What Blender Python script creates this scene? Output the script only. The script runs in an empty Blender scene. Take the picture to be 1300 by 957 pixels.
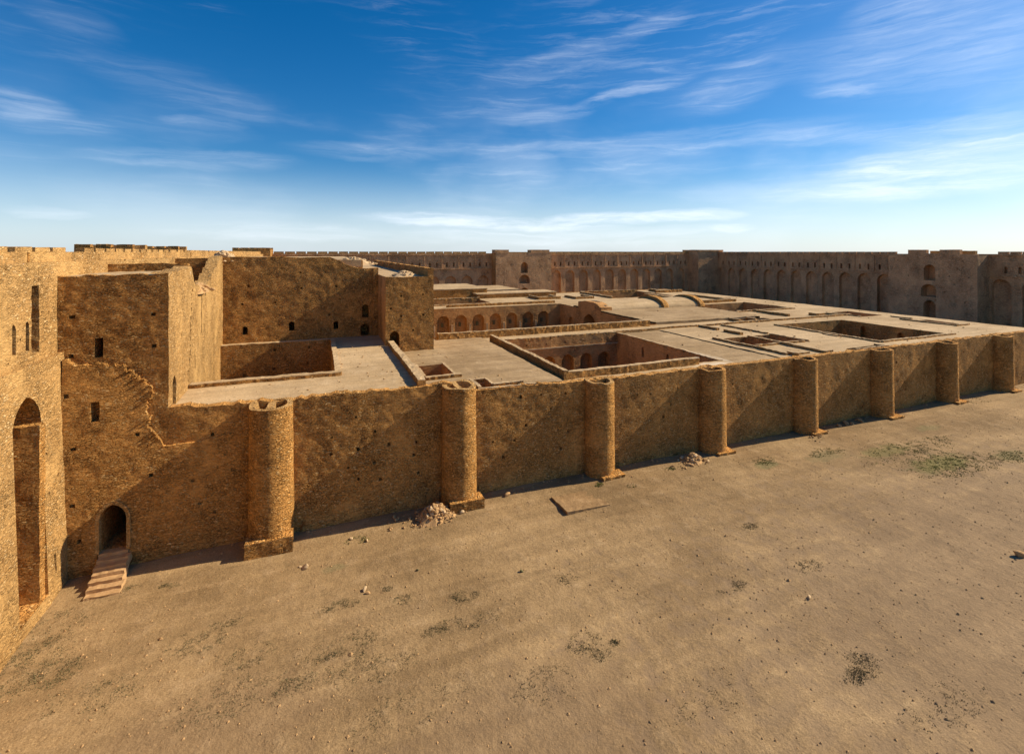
import bpy, math, random
import numpy as np
from mathutils import Vector
from mathutils.geometry import delaunay_2d_cdt
R = math.radians
rng = np.random.default_rng(7)
random.seed(7)
SC = bpy.context.scene
COL = SC.collection

# ------------------------------------------------------------------ camera
cam = bpy.data.cameras.new('camera')
cam.sensor_width = 36.0
cam.sensor_fit = 'HORIZONTAL'
cam.lens = 36.0 * 611 / 1300
cam.shift_y = -158.5 / 1300
cam.clip_start = 0.5
cam.clip_end = 9000
camo = bpy.data.objects.new('camera', cam)
COL.objects.link(camo)
camo.location = (0, 0, 19)
camo.rotation_euler = (R(90), 0, -math.atan(245 / 611))
SC.camera = camo

# ------------------------------------------------------------------ sky, sun, exposure
SUN_EL, SUN_AZ = 34.0, -2.9          # elevation; azimuth measured from +X towards +Y
SKY_STRENGTH, SUN_STRENGTH = 0.066, 4.6
SC.view_settings.view_transform = 'Standard'
SC.view_settings.look = 'None'
SC.view_settings.exposure = 0.62
SC.view_settings.gamma = 1.0
SC.view_settings.use_curve_mapping = False
SC.cycles.max_bounces = 6
SC.cycles.diffuse_bounces = 4


def nd(nt, t, **kw):
    n = nt.nodes.new(t)
    for k, v in kw.items():
        if hasattr(n, k) and k not in ('inputs',):
            setattr(n, k, v)
        else:
            n.inputs[k.replace('_', ' ')].default_value = v
    return n


def lk(nt, a, b):
    nt.links.new(a, b)


def mth(nt, op, a, b=None, c=None, clamp=False):
    n = nt.nodes.new('ShaderNodeMath')
    n.operation = op
    n.use_clamp = clamp
    for i, v in enumerate((a, b, c)):
        if v is None:
            continue
        if isinstance(v, (int, float)):
            n.inputs[i].default_value = v
        else:
            nt.links.new(v, n.inputs[i])
    return n.outputs[0]


def mrange(nt, v, a, b, c=0.0, d=1.0, smooth=True):
    n = nt.nodes.new('ShaderNodeMapRange')
    n.interpolation_type = 'SMOOTHSTEP' if smooth else 'LINEAR'
    nt.links.new(v, n.inputs[0])
    for i, x in enumerate((a, b, c, d)):
        n.inputs[1 + i].default_value = x
    return n.outputs[0]


def mixc(nt, f, a, b, mode='MIX'):
    n = nt.nodes.new('ShaderNodeMix')
    n.data_type = 'RGBA'
    n.blend_type = mode
    for s, v in ((n.inputs[0], f), (n.inputs[6], a), (n.inputs[7], b)):
        if isinstance(v, (int, float)):
            s.default_value = v
        elif isinstance(v, tuple):
            s.default_value = v if len(v) == 4 else (*v, 1)
        else:
            nt.links.new(v, s)
    return n.outputs[2]


def mapping(nt, vec, scale=(1, 1, 1), rot=(0, 0, 0), loc=(0, 0, 0)):
    n = nt.nodes.new('ShaderNodeMapping')
    nt.links.new(vec, n.inputs[0])
    n.inputs[1].default_value = loc
    n.inputs[2].default_value = rot
    n.inputs[3].default_value = scale
    return n.outputs[0]


def noise(nt, vec, scale, detail=4.0, rough=0.55, dist=0.0):
    n = nt.nodes.new('ShaderNodeTexNoise')
    n.inputs['Scale'].default_value = scale
    n.inputs['Detail'].default_value = detail
    n.inputs['Roughness'].default_value = rough
    n.inputs['Distortion'].default_value = dist
    if vec is not None:
        nt.links.new(vec, n.inputs['Vector'])
    return n


def build_world():
    w = bpy.data.worlds.new('World')
    SC.world = w
    w.use_nodes = True
    nt = w.node_tree
    nt.nodes.clear()
    out = nt.nodes.new('ShaderNodeOutputWorld')
    bg = nt.nodes.new('ShaderNodeBackground')
    bg.inputs[1].default_value = SKY_STRENGTH
    lk(nt, bg.outputs[0], out.inputs[0])
    sky = nt.nodes.new('ShaderNodeTexSky')
    sky.sky_type = 'NISHITA'
    sky.sun_disc = False
    sky.sun_elevation = R(SUN_EL)
    sky.sun_rotation = R(90 - SUN_AZ)
    sky.altitude = 300
    sky.air_density = 1.0
    sky.dust_density = 0.7
    sky.ozone_density = 3.0
    hs = nt.nodes.new('ShaderNodeHueSaturation')
    hs.inputs['Saturation'].default_value = 1.3
    lk(nt, mixc(nt, 1.0, sky.outputs[0], (0.86, 1.0, 1.14), 'MULTIPLY'), hs.inputs['Color'])
    tc = nt.nodes.new('ShaderNodeTexCoord')
    sep = nt.nodes.new('ShaderNodeSeparateXYZ')
    lk(nt, tc.outputs['Generated'], sep.inputs[0])
    z = mth(nt, 'MAXIMUM', sep.outputs[2], 0.0)
    zz = mth(nt, 'ADD', z, 0.09)
    u = mth(nt, 'DIVIDE', sep.outputs[0], zz)
    v = mth(nt, 'DIVIDE', sep.outputs[1], zz)
    cmb = nt.nodes.new('ShaderNodeCombineXYZ')
    lk(nt, u, cmb.inputs[0])
    lk(nt, v, cmb.inputs[1])
    rightness = mrange(nt, sep.outputs[0], -0.5, 0.9, 0.35, 1.2, False)
    # azimuth / elevation in degrees, for streaks of cirrus at their places in the sky
    U = mth(nt, 'MULTIPLY', mth(nt, 'ARCTAN2', sep.outputs[0], sep.outputs[1]), 180 / math.pi)
    V = mth(nt, 'MULTIPLY', mth(nt, 'ARCSINE', sep.outputs[2]), 180 / math.pi)
    ae = nt.nodes.new('ShaderNodeCombineXYZ')
    lk(nt, U, ae.inputs[0])
    lk(nt, V, ae.inputs[1])
    wob = noise(nt, mapping(nt, ae.outputs[0], scale=(0.10, 0.22, 1)), 1.0, 5, 0.6)
    wv = nt.nodes.new('ShaderNodeVectorMath')
    wv.operation = 'MULTIPLY_ADD'
    off = nt.nodes.new('ShaderNodeVectorMath')
    off.operation = 'SUBTRACT'
    lk(nt, wob.outputs[1], off.inputs[0])
    off.inputs[1].default_value = (.5, .5, .5)
    lk(nt, off.outputs[0], wv.inputs[0])
    wv.inputs[1].default_value = (4.0, 1.7, 0)
    lk(nt, ae.outputs[0], wv.inputs[2])
    m1 = mapping(nt, wv.outputs[0], scale=(0.09, 1.0, 1), rot=(0, 0, R(-9)), loc=(3.1, 0.7, 0))
    n1 = noise(nt, m1, 1.0, 9, 0.66, 0.5)
    m2 = mapping(nt, wv.outputs[0], scale=(0.05, 0.12, 1), rot=(0, 0, R(-8)), loc=(1.3, 5.2, 0))
    n2 = noise(nt, m2, 1.0, 4, 0.5, 0.2)
    fib = mrange(nt, n1.outputs[0], 0.30, 0.72, 0.0, 1.25, False)
    base = mth(nt, 'MULTIPLY', mrange(nt, n1.outputs[0], 0.45, 0.80), mrange(nt, n2.outputs[0], 0.38, 0.68))
    base = mth(nt, 'MULTIPLY', mth(nt, 'MULTIPLY', base, rightness), mrange(nt, V, 1.0, 9.0, 0.10, 0.22))
    veil = mth(nt, 'MULTIPLY', mrange(nt, n2.outputs[0], 0.40, 0.70), mrange(nt, V, 24.0, 6.0, 0.0, 0.22))
    veil = mth(nt, 'MULTIPLY', veil, rightness)
    acc = mth(nt, 'ADD', base, veil)

    def azel(px, py):
        rel = math.atan((px - 650) / 611)
        return (math.degrees(rel + math.atan(245 / 611)), math.degrees(math.atan((320 - py) / 611 * math.cos(rel))))
    STREAKS = ((-30, 118, 75, 138, 9, .50), (40, 12, 145, 46, 9, .30), (110, 68, 315, 136, 14, .22), (140, 197, 345, 207, 8, .42), (-20, 148, 125, 163, 6, .30), (220, 152, 305, 158, 5, .30),
               (395, 189, 555, 193, 8, .34), (15, 267, 105, 274, 4, .45), (250, 292, 480, 296, 8, .40), (500, 277, 700, 286, 6, .75),
               (640, 98, 795, 50, 11, .36), (795, 40, 870, 21, 6, .45), (755, 126, 865, 101, 5, .62), (640, 152, 755, 134, 7, .42), (1025, 121, 1105, 112, 5, .50), (1040, 88, 1330, 22, 30, .42),
               (1090, 24, 1190, -6, 12, .40), (640, 192, 1005, 164, 10, .38), (990, 174, 1290, 153, 7, .45), (1080, 222, 1340, 188, 20, .75), (980, 246, 1210, 234, 9, .66),
               (706, 281, 824, 277, 6, .80), (828, 276, 926, 274, 6, .85), (910, 291, 955, 289, 4, .50), (880, 135, 1010, 70, 18, .25), (560, 300, 900, 298, 10, .3))
    for (x0, y0, x1, y1, t, amt) in STREAKS:
        a, b = np.array(azel(x0, y0)), np.array(azel(x1, y1))
        cn = (a + b) / 2
        d = (b - a) / 2
        L = np.linalg.norm(d)
        d = d / L
        tt = max(.35, t * .10)
        if y0 < 265:
            amt *= (.26 if y0 < 100 else .42) if x0 < 480 else .48
        elif x0 < 480:
            amt *= .6
        sb = nt.nodes.new('ShaderNodeVectorMath')
        sb.operation = 'SUBTRACT'
        lk(nt, wv.outputs[0], sb.inputs[0])
        sb.inputs[1].default_value = (cn[0], cn[1], 0)
        o = []
        for vec, sc_ in ((d, 1 / L), ((-d[1], d[0]), 1 / tt)):
            dt = nt.nodes.new('ShaderNodeVectorMath')
            dt.operation = 'DOT_PRODUCT'
            lk(nt, sb.outputs[0], dt.inputs[0])
            dt.inputs[1].default_value = (vec[0] * sc_, vec[1] * sc_, 0)
            o.append(dt.outputs['Value'])
        r2 = mth(nt, 'ADD', mth(nt, 'MULTIPLY', o[0], o[0]), mth(nt, 'MULTIPLY', o[1], o[1]))
        g = mrange(nt, r2, 2.6, 0.0, 0.0, amt)
        acc = mth(nt, 'ADD', acc, mth(nt, 'MULTIPLY', g, fib))
    tot = mth(nt, 'MINIMUM', mth(nt, 'MULTIPLY', acc, 0.86), 0.85)
    haze = mixc(nt, mrange(nt, z, 0.0, 0.18, 0.5, 0.0), hs.outputs[0], (9.6, 10.7, 12.0))
    col = mixc(nt, tot, haze, (11.5, 12.2, 13.2))
    lk(nt, col, bg.inputs[0])


build_world()
sun = bpy.data.lights.new('sun', 'SUN')
sun.energy = SUN_STRENGTH
sun.angle = R(0.53)
sun.color = (1.0, 0.84, 0.625)
suno = bpy.data.objects.new('sun', sun)
COL.objects.link(suno)
sd = Vector((math.cos(R(SUN_EL)) * math.cos(R(SUN_AZ)), math.cos(R(SUN_EL)) * math.sin(R(SUN_AZ)), math.sin(R(SUN_EL))))
suno.rotation_euler = sd.to_track_quat('Z', 'Y').to_euler()
suno.location = sd * 300

# ------------------------------------------------------------------ materials


def new_mat(name):
    m = bpy.data.materials.new(name)
    m.use_nodes = True
    nt = m.node_tree
    nt.nodes.clear()
    out = nt.nodes.new('ShaderNodeOutputMaterial')
    b = nt.nodes.new('ShaderNodeBsdfPrincipled')
    b.inputs['Roughness'].default_value = 0.95
    b.inputs['Specular IOR Level'].default_value = 0.1
    lk(nt, b.outputs[0], out.inputs[0])
    g = nt.nodes.new('ShaderNodeNewGeometry')
    return m, nt, b, g.outputs['Position']


def mat_masonry(name, base, light, dark, mortar, sx=2.6, sz=4.6, bump=0.09, plaster=None, plaster_amt=0.5, stain=0.3, joint_amt=0.75):
    m, nt, b, pos = new_mat(name)
    wn = noise(nt, pos, 1.7, 3)
    wv = nt.nodes.new('ShaderNodeVectorMath')
    wv.operation = 'MULTIPLY_ADD'
    lk(nt, wn.outputs[1], wv.inputs[0])
    wv.inputs[1].default_value = (0.22, 0.22, 0.16)
    lk(nt, pos, wv.inputs[2])
    vec = mapping(nt, wv.outputs[0], scale=(sx, sx, sz))
    v1 = nt.nodes.new('ShaderNodeTexVoronoi')
    v1.feature = 'F1'
    v1.inputs['Scale'].default_value = 1.0
    lk(nt, vec, v1.inputs['Vector'])
    v2 = nt.nodes.new('ShaderNodeTexVoronoi')
    v2.feature = 'DISTANCE_TO_EDGE'
    v2.inputs['Scale'].default_value = 1.0
    lk(nt, vec, v2.inputs['Vector'])
    sepc = nt.nodes.new('ShaderNodeSeparateColor')
    lk(nt, v1.outputs['Color'], sepc.inputs[0])
    rnd = sepc.outputs[0]
    c = mixc(nt, mrange(nt, rnd, 0.0, 0.55), dark, base)
    c = mixc(nt, mrange(nt, rnd, 0.6, 1.0), c, light)
    edge = mrange(nt, v2.outputs[0], 0.03, 0.16)
    proud = mrange(nt, sepc.outputs[1], 0.30, 0.62)
    body = mth(nt, 'MULTIPLY', edge, proud)
    c = mixc(nt, body, mixc(nt, 0.55, mortar, base), c)
    rough = noise(nt, pos, 6.0, 4, 0.7)
    ero = noise(nt, pos, 0.55, 4, 0.6, 0.3)
    erom = mrange(nt, ero.outputs[0], 0.36, 0.70)
    joint = mth(nt, 'MULTIPLY', mrange(nt, mth(nt, 'ADD', v2.outputs[0], mth(nt, 'MULTIPLY', mth(nt, 'SUBTRACT', rough.outputs[0], 0.45), 0.45)), 0.20, 0.03), mth(nt, 'MULTIPLY', erom, mrange(nt, sepc.outputs[2], 0.15, 0.5)))
    c = mixc(nt, mth(nt, 'MULTIPLY', joint, joint_amt), c, tuple(x * 0.26 for x in mortar))
    fine = noise(nt, pos, 9.0, 5, 0.65)
    c = mixc(nt, 0.75, c, mixc(nt, mrange(nt, fine.outputs[0], 0.25, 0.75), (0.50, 0.50, 0.50), (1.5, 1.5, 1.5)), 'MULTIPLY')
    big = noise(nt, mapping(nt, pos, scale=(1, 1, 0.8)), 0.23, 5, 0.6, 0.4)
    pmask = mrange(nt, big.outputs[0], 0.62 - 0.25 * plaster_amt, 0.80 - 0.25 * plaster_amt) if plaster else None
    if plaster:
        band = noise(nt, mapping(nt, pos, scale=(0.5, 0.5, 5.0)), 1.0, 5, 0.6)
        pc = mixc(nt, band.outputs[0], tuple(x * 0.8 for x in plaster), tuple(min(1, x * 1.2) for x in plaster))
        pm = mth(nt, 'MULTIPLY', pmask, 0.8)
        c = mixc(nt, pm, c, pc)
    st = noise(nt, mapping(nt, pos, scale=(1, 1, 0.45)), 0.35, 6, 0.65)
    c = mixc(nt, stain, c, mixc(nt, mrange(nt, st.outputs[0], 0.3, 0.7), (0.42, 0.38, 0.34), (1.3, 1.28, 1.22)), 'MULTIPLY')
    crs = noise(nt, mapping(nt, wv.outputs[0], scale=(2.2, 2.2, 7.0)), 1.0, 5, 0.75)
    crm = mrange(nt, crs.outputs[0], 0.34, 0.66)
    c = mixc(nt, 0.38, c, mixc(nt, crm, (0.55, 0.53, 0.50), (1.42, 1.42, 1.42)), 'MULTIPLY')
    lk(nt, c, b.inputs['Base Color'])
    dome = mth(nt, 'SUBTRACT', 1.15, v1.outputs['Distance'])
    h = mth(nt, 'MULTIPLY', mth(nt, 'MULTIPLY', body, dome), mth(nt, 'ADD', mth(nt, 'MULTIPLY', sepc.outputs[2], 0.8), 0.5))
    mid = noise(nt, mapping(nt, pos, scale=(1, 1, 1.8)), 3.2, 4, 0.6)
    h = mth(nt, 'ADD', h, mth(nt, 'MULTIPLY', mid.outputs[0], 0.9))
    h = mth(nt, 'SUBTRACT', h, mth(nt, 'MULTIPLY', joint, 0.8))
    h = mth(nt, 'ADD', h, mth(nt, 'MULTIPLY', crm, 0.45))
    if plaster:
        h = mth(nt, 'MULTIPLY', h, mth(nt, 'SUBTRACT', 1.0, mth(nt, 'MULTIPLY', pmask, 0.6)))
    h = mth(nt, 'ADD', h, mth(nt, 'MULTIPLY', fine.outputs[0], 0.55))
    bp = nt.nodes.new('ShaderNodeBump')
    bp.inputs['Strength'].default_value = 1.0
    bp.inputs['Distance'].default_value = bump
    lk(nt, h, bp.inputs['Height'])
    lk(nt, bp.outputs[0], b.inputs['Normal'])
    return m


def mat_earth(name, base, light, dark, bump=0.05, scale=1.0, patches=()):
    m, nt, b, pos = new_mat(name)
    n1 = noise(nt, pos, 0.11 * scale, 6, 0.6, 0.3)
    n2 = noise(nt, pos, 0.9 * scale, 7, 0.65)
    n3 = noise(nt, pos, 7.0 * scale, 4, 0.7)
    c = mixc(nt, mrange(nt, n1.outputs[0], 0.33, 0.67), dark, base)
    c = mixc(nt, mth(nt, 'MULTIPLY', mrange(nt, n2.outputs[0], 0.48, 0.78), 0.55), c, light)
    c = mixc(nt, mth(nt, 'MULTIPLY', mrange(nt, n2.outputs[0], 0.46, 0.28), 0.4), c, dark)
    c = mixc(nt, 0.6, c, mixc(nt, n3.outputs[0], (0.5, 0.5, 0.5), (1.45, 1.45, 1.45)), 'MULTIPLY')
    n4 = noise(nt, mapping(nt, pos, rot=(0, 0, R(25)), scale=(0.12, 0.9, 1)), 1.0, 5, 0.6, 0.5)
    c = mixc(nt, 0.6, c, mixc(nt, mrange(nt, n4.outputs[0], 0.3, 0.7), (0.72, 0.70, 0.68), (1.16, 1.15, 1.13)), 'MULTIPLY')
    n6 = noise(nt, pos, 16.0, 3, 0.8)
    c = mixc(nt, 0.7, c, mixc(nt, mrange(nt, n6.outputs[0], 0.3, 0.7), (0.66, 0.66, 0.66), (1.3, 1.3, 1.3)), 'MULTIPLY')
    n5 = noise(nt, pos, 2.6 * scale, 8, 0.75)
    c = mixc(nt, mth(nt, 'MULTIPLY', mrange(nt, n5.outputs[0], 0.44, 0.30), 0.7), c, tuple(x * 0.62 for x in dark))
    for (px, py, rx, ry, col, amt) in patches:
        mp = mapping(nt, pos, scale=(1 / rx, 1 / ry, 0.0), loc=(-px / rx, -py / ry, 0))
        ln = nt.nodes.new('ShaderNodeVectorMath')
        ln.operation = 'LENGTH'
        lk(nt, mp, ln.inputs[0])
        d = mth(nt, 'ADD', ln.outputs[1], mth(nt, 'MULTIPLY', mth(nt, 'SUBTRACT', n2.outputs[0], 0.5), 2.4))
        c = mixc(nt, mth(nt, 'MULTIPLY', mrange(nt, d, 1.1, 0.5), amt), c, col)
    lk(nt, c, b.inputs['Base Color'])
    h = mth(nt, 'ADD', mth(nt, 'MULTIPLY', n2.outputs[0], 2.0), mth(nt, 'MULTIPLY', n3.outputs[0], 0.5))
    bp = nt.nodes.new('ShaderNodeBump')
    bp.inputs['Strength'].default_value = 0.8
    bp.inputs['Distance'].default_value = bump
    lk(nt, h, bp.inputs['Height'])
    lk(nt, bp.outputs[0], b.inputs['Normal'])
    return m


def mat_plain(name, base, vary=0.3, scale=4.0, bump=0.02):
    m, nt, b, pos = new_mat(name)
    n = noise(nt, pos, scale, 5, 0.65)
    c = mixc(nt, n.outputs[0], tuple(x * (1 - vary) for x in base), tuple(min(1, x * (1 + vary)) for x in base))
    lk(nt, c, b.inputs['Base Color'])
    bp = nt.nodes.new('ShaderNodeBump')
    bp.inputs['Distance'].default_value = bump
    lk(nt, n.outputs[0], bp.inputs['Height'])
    lk(nt, bp.outputs[0], b.inputs['Normal'])
    return m


M_RUBBLE = mat_masonry('rubble_masonry', (0.69, 0.362, 0.108), (0.86, 0.56, 0.235), (0.55, 0.272, 0.074), (0.49, 0.24, 0.066), sx=5.2, sz=10.5,
                       plaster=(0.66, 0.345, 0.100), plaster_amt=0.40, bump=0.15, stain=0.12, joint_amt=0.8)
M_NORTH = mat_masonry('pale_masonry', (0.51, 0.315, 0.122), (0.66, 0.46, 0.225), (0.40, 0.225, 0.076), (0.40, 0.225, 0.078), sx=5.0, sz=10.0,
                      plaster=(0.50, 0.31, 0.118), plaster_amt=0.6, bump=0.07, stain=0.22, joint_amt=0.45)
M_BRICK = mat_masonry('far_brickwork', (0.58, 0.35, 0.175), (0.68, 0.45, 0.25), (0.45, 0.26, 0.125), (0.44, 0.255, 0.125), sx=2.4, sz=6.0,
                      plaster=(0.58, 0.35, 0.175), plaster_amt=0.8, bump=0.06, stain=0.35)
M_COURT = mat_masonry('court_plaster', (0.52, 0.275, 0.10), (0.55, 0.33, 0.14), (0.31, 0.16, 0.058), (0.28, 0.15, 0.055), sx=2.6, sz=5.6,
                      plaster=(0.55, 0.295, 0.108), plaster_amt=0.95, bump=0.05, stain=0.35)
M_ROOF = mat_earth('roof_plaster', (0.54, 0.395, 0.222), (0.63, 0.485, 0.30), (0.42, 0.295, 0.155), bump=0.04, scale=0.9,
                   patches=((36.6, 36.9, 2.6, 1.3, (0.68, 0.58, 0.43), 0.7), (38.2, 41.0, 1.2, 3.0, (0.62, 0.52, 0.37), 0.5)))
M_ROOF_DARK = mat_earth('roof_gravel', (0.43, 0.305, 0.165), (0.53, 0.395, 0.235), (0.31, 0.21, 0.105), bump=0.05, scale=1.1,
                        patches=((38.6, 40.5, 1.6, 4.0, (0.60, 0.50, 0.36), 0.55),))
M_GROUND = mat_earth('dry_earth', (0.365, 0.250, 0.125), (0.44, 0.315, 0.178), (0.25, 0.166, 0.080), bump=0.085,
                     patches=((44, 12, 34, 17, (0.265, 0.188, 0.115), 0.5), (8, 17, 7, 4, (0.26, 0.175, 0.098), 0.4), (-4, 22, 5, 3, (0.27, 0.18, 0.098), 0.4), (49.8, 29.0, 3.6, 1.1, (0.165, 0.150, 0.050), 0.55), (51.2, 25.4, 4.0, 1.4, (0.150, 0.150, 0.040), 0.6), (36.7, 31.2, 1.6, 0.8, (0.17, 0.16, 0.07), 0.6),
                              (43.3, 30.3, 2.4, 1.0, (0.20, 0.17, 0.08), 0.5), (58.6, 23.9, 2.2, 1.1, (0.17, 0.15, 0.06), 0.6),
                              (0.9, 31.0, 1.0, 0.4, (0.19, 0.165, 0.08), 0.5), (60.0, 31.0, 2.0, 0.8, (0.2, 0.18, 0.08), 0.5)))
M_STONE = mat_plain('loose_stone', (0.43, 0.265, 0.12), 0.55, 3.0, 0.03)
M_PALE_STONE = mat_plain('pale_stone', (0.54, 0.39, 0.22), 0.35, 3.0, 0.02)
M_STEP = mat_plain('worn_step_stone', (0.46, 0.29, 0.14), 0.35, 3.5, 0.04)
M_CONC = mat_earth('dusty_slab', (0.395, 0.26, 0.13), (0.46, 0.315, 0.17), (0.30, 0.19, 0.09), bump=0.06)
M_GRASS = mat_plain('dry_green_grass', (0.125, 0.145, 0.030), 0.5, 2.0, 0.0)
M_SCRUB = mat_plain('grey_green_scrub', (0.135, 0.12, 0.055), 0.5, 2.0, 0.0)

# ------------------------------------------------------------------ numpy noise and mesh helpers


def _hash(ix, iy, iz, seed):
    h = (ix.astype(np.int64) * 374761393 + iy.astype(np.int64) * 668265263 + iz.astype(np.int64) * 2147483647 + seed * 974711) & 0xFFFFFFFF
    h = ((h ^ (h >> 13)) * 1274126177) & 0xFFFFFFFF
    h = ((h ^ (h >> 16)) * 2246822519) & 0xFFFFFFFF
    return ((h ^ (h >> 13)) & 0xFFFFFF) / float(0xFFFFFF) * 2 - 1


def vn(P, seed=0):
    F = np.floor(P)
    f = P - F
    f = f * f * (3 - 2 * f)
    I = F.astype(np.int64)
    r = 0
    for dx in (0, 1):
        wx = f[:, 0] if dx else 1 - f[:, 0]
        for dy in (0, 1):
            wy = f[:, 1] if dy else 1 - f[:, 1]
            for dz in (0, 1):
                wz = f[:, 2] if dz else 1 - f[:, 2]
                r = r + wx * wy * wz * _hash(I[:, 0] + dx, I[:, 1] + dy, I[:, 2] + dz, seed)
    return r


DISP = ((3.1, 0.026), (0.8, 0.015), (0.29, 0.027))


def D(P, k=1.0):
    """the same uneven masonry surface everywhere, from world position, so neighbouring pieces meet"""
    P = np.asarray(P, float).reshape(-1, 3)
    out = P.copy()
    for i, (s, a) in enumerate(DISP):
        for ax in range(3):
            out[:, ax] += k * a * vn(P / s + 17.3 * ax, 11 * i + ax)
    return out


def mesh_obj(name, V, F, mat, parent=None, smooth=False, loc=None):
    V = np.asarray(V, float)
    o0 = np.array(loc if loc is not None else (parent.get('_w', (0, 0, 0)) if parent else (0, 0, 0)), float)
    me = bpy.data.meshes.new(name)
    me.from_pydata((V - o0).tolist(), [], F)
    me.materials.append(mat)
    if smooth:
        me.polygons.foreach_set('use_smooth', [True] * len(me.polygons))
    me.update()
    o = bpy.data.objects.new(name, me)
    COL.objects.link(o)
    if parent:
        o.parent = parent
    elif loc is not None:
        o.location = loc
    return o


def tag(o, label, cat, group=None, kind=None):
    o['label'] = label
    o['category'] = cat
    if group:
        o['group'] = group
    if kind:
        o['kind'] = kind
    return o


def thing(name, label, cat, loc, group=None):
    o = bpy.data.objects.new(name, None)
    COL.objects.link(o)
    o.location = loc
    o['_w'] = tuple(float(x) for x in loc)
    o.empty_display_size = 0.5
    return tag(o, label, cat, group)


class MB:
    def __init__(s):
        s.V = []
        s.F = []
        s.n = 0

    def add(s, V, F):
        V = np.asarray(V, float).reshape(-1, 3)
        s.V.append(V)
        s.F += [tuple(i + s.n for i in f) for f in F]
        s.n += len(V)

    def grid(s, p0, u, v, nu, nv, disp=1.0):
        p0, u, v = map(lambda a: np.array(a, float), (p0, u, v))
        a = np.linspace(0, 1, nu + 1)
        b = np.linspace(0, 1, nv + 1)
        A, B = np.meshgrid(a, b)
        P = p0 + A.reshape(-1, 1) * u + B.reshape(-1, 1) * v
        if disp:
            P = D(P, disp)
        W = nu + 1
        s.add(P, [(j * W + i, j * W + i + 1, (j + 1) * W + i + 1, (j + 1) * W + i) for j in range(nv) for i in range(nu)])

    def box(s, x0, x1, y0, y1, z0, z1, res=0.5, disp=1.0, skip=''):
        nx, ny, nz = (max(1, int(math.ceil(abs(d) / res))) for d in (x1 - x0, y1 - y0, z1 - z0))
        dx, dy, dz = (x1 - x0, 0, 0), (0, y1 - y0, 0), (0, 0, z1 - z0)
        if 'f' not in skip: s.grid((x0, y0, z0), dx, dz, nx, nz, disp)
        if 'b' not in skip: s.grid((x1, y1, z0), (x0 - x1, 0, 0), dz, nx, nz, disp)
        if 'r' not in skip: s.grid((x1, y0, z0), dy, dz, ny, nz, disp)
        if 'l' not in skip: s.grid((x0, y1, z0), (0, y0 - y1, 0), dz, ny, nz, disp)
        if 't' not in skip: s.grid((x0, y0, z1), dx, dy, nx, ny, disp)
        if 'd' not in skip: s.grid((x0, y1, z0), dx, (0, y0 - y1, 0), nx, ny, disp)
        return s

    def obj(s, name, mat, parent=None, smooth=False, loc=None):
        return mesh_obj(name, np.vstack(s.V), s.F, mat, parent, smooth, loc)


def inside(poly, P):
    x, y = P[:, 0], P[:, 1]
    r = np.zeros(len(P), bool)
    n = len(poly)
    for i in range(n):
        x1, y1 = poly[i]
        x2, y2 = poly[(i + 1) % n]
        if y1 == y2:
            continue
        c = ((y1 > y) != (y2 > y)) & (x < (x2 - x1) * (y - y1) / (y2 - y1) + x1)
        r ^= c
    return r


def resample(poly, res):
    out = []
    n = len(poly)
    for i in range(n):
        a, b = np.array(poly[i]), np.array(poly[(i + 1) % n])
        k = max(1, int(round(np.linalg.norm(b - a) / res)))
        for j in range(k):
            out.append(tuple(a + (b - a) * j / k))
    return out


def edge_dist(P, poly):
    d = np.full(len(P), 1e9)
    n = len(poly)
    for i in range(n):
        a = np.array(poly[i]); b = np.array(poly[(i + 1) % n])
        ab = b - a
        L = (ab ** 2).sum()
        if L < 1e-12:
            continue
        t = np.clip(((P - a) @ ab) / L, 0, 1)
        d = np.minimum(d, np.linalg.norm(P - (a + t[:, None] * ab), axis=1))
    return d


def arch(uc, hw, v0, vs, rise, n=12, pointed=0.0):
    pts = [(uc - hw, v0), (uc + hw, v0), (uc + hw, vs)]
    for i in range(1, n):
        t = math.pi * i / n
        x = math.cos(t)
        y = math.sin(t)
        if pointed:
            y = y ** (1 - 0.15 * pointed) * (1 - 0.25 * pointed * abs(x)) + 0.0
        pts.append((uc + hw * x, vs + rise * y))
    pts.append((uc - hw, vs))
    return pts


def rect(u0, u1, v0, v1):
    return [(u0, v0), (u1, v0), (u1, v1), (u0, v1)]


def hole(uc, vc, w=0.2, h=0.2):
    a = random.uniform(-0.03, 0.03)
    return [(uc - w / 2, vc - h / 2 + a), (uc + w / 2, vc - h / 2), (uc + w / 2 + a, vc + h / 2), (uc - w / 2, vc + h / 2 - a)]


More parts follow.
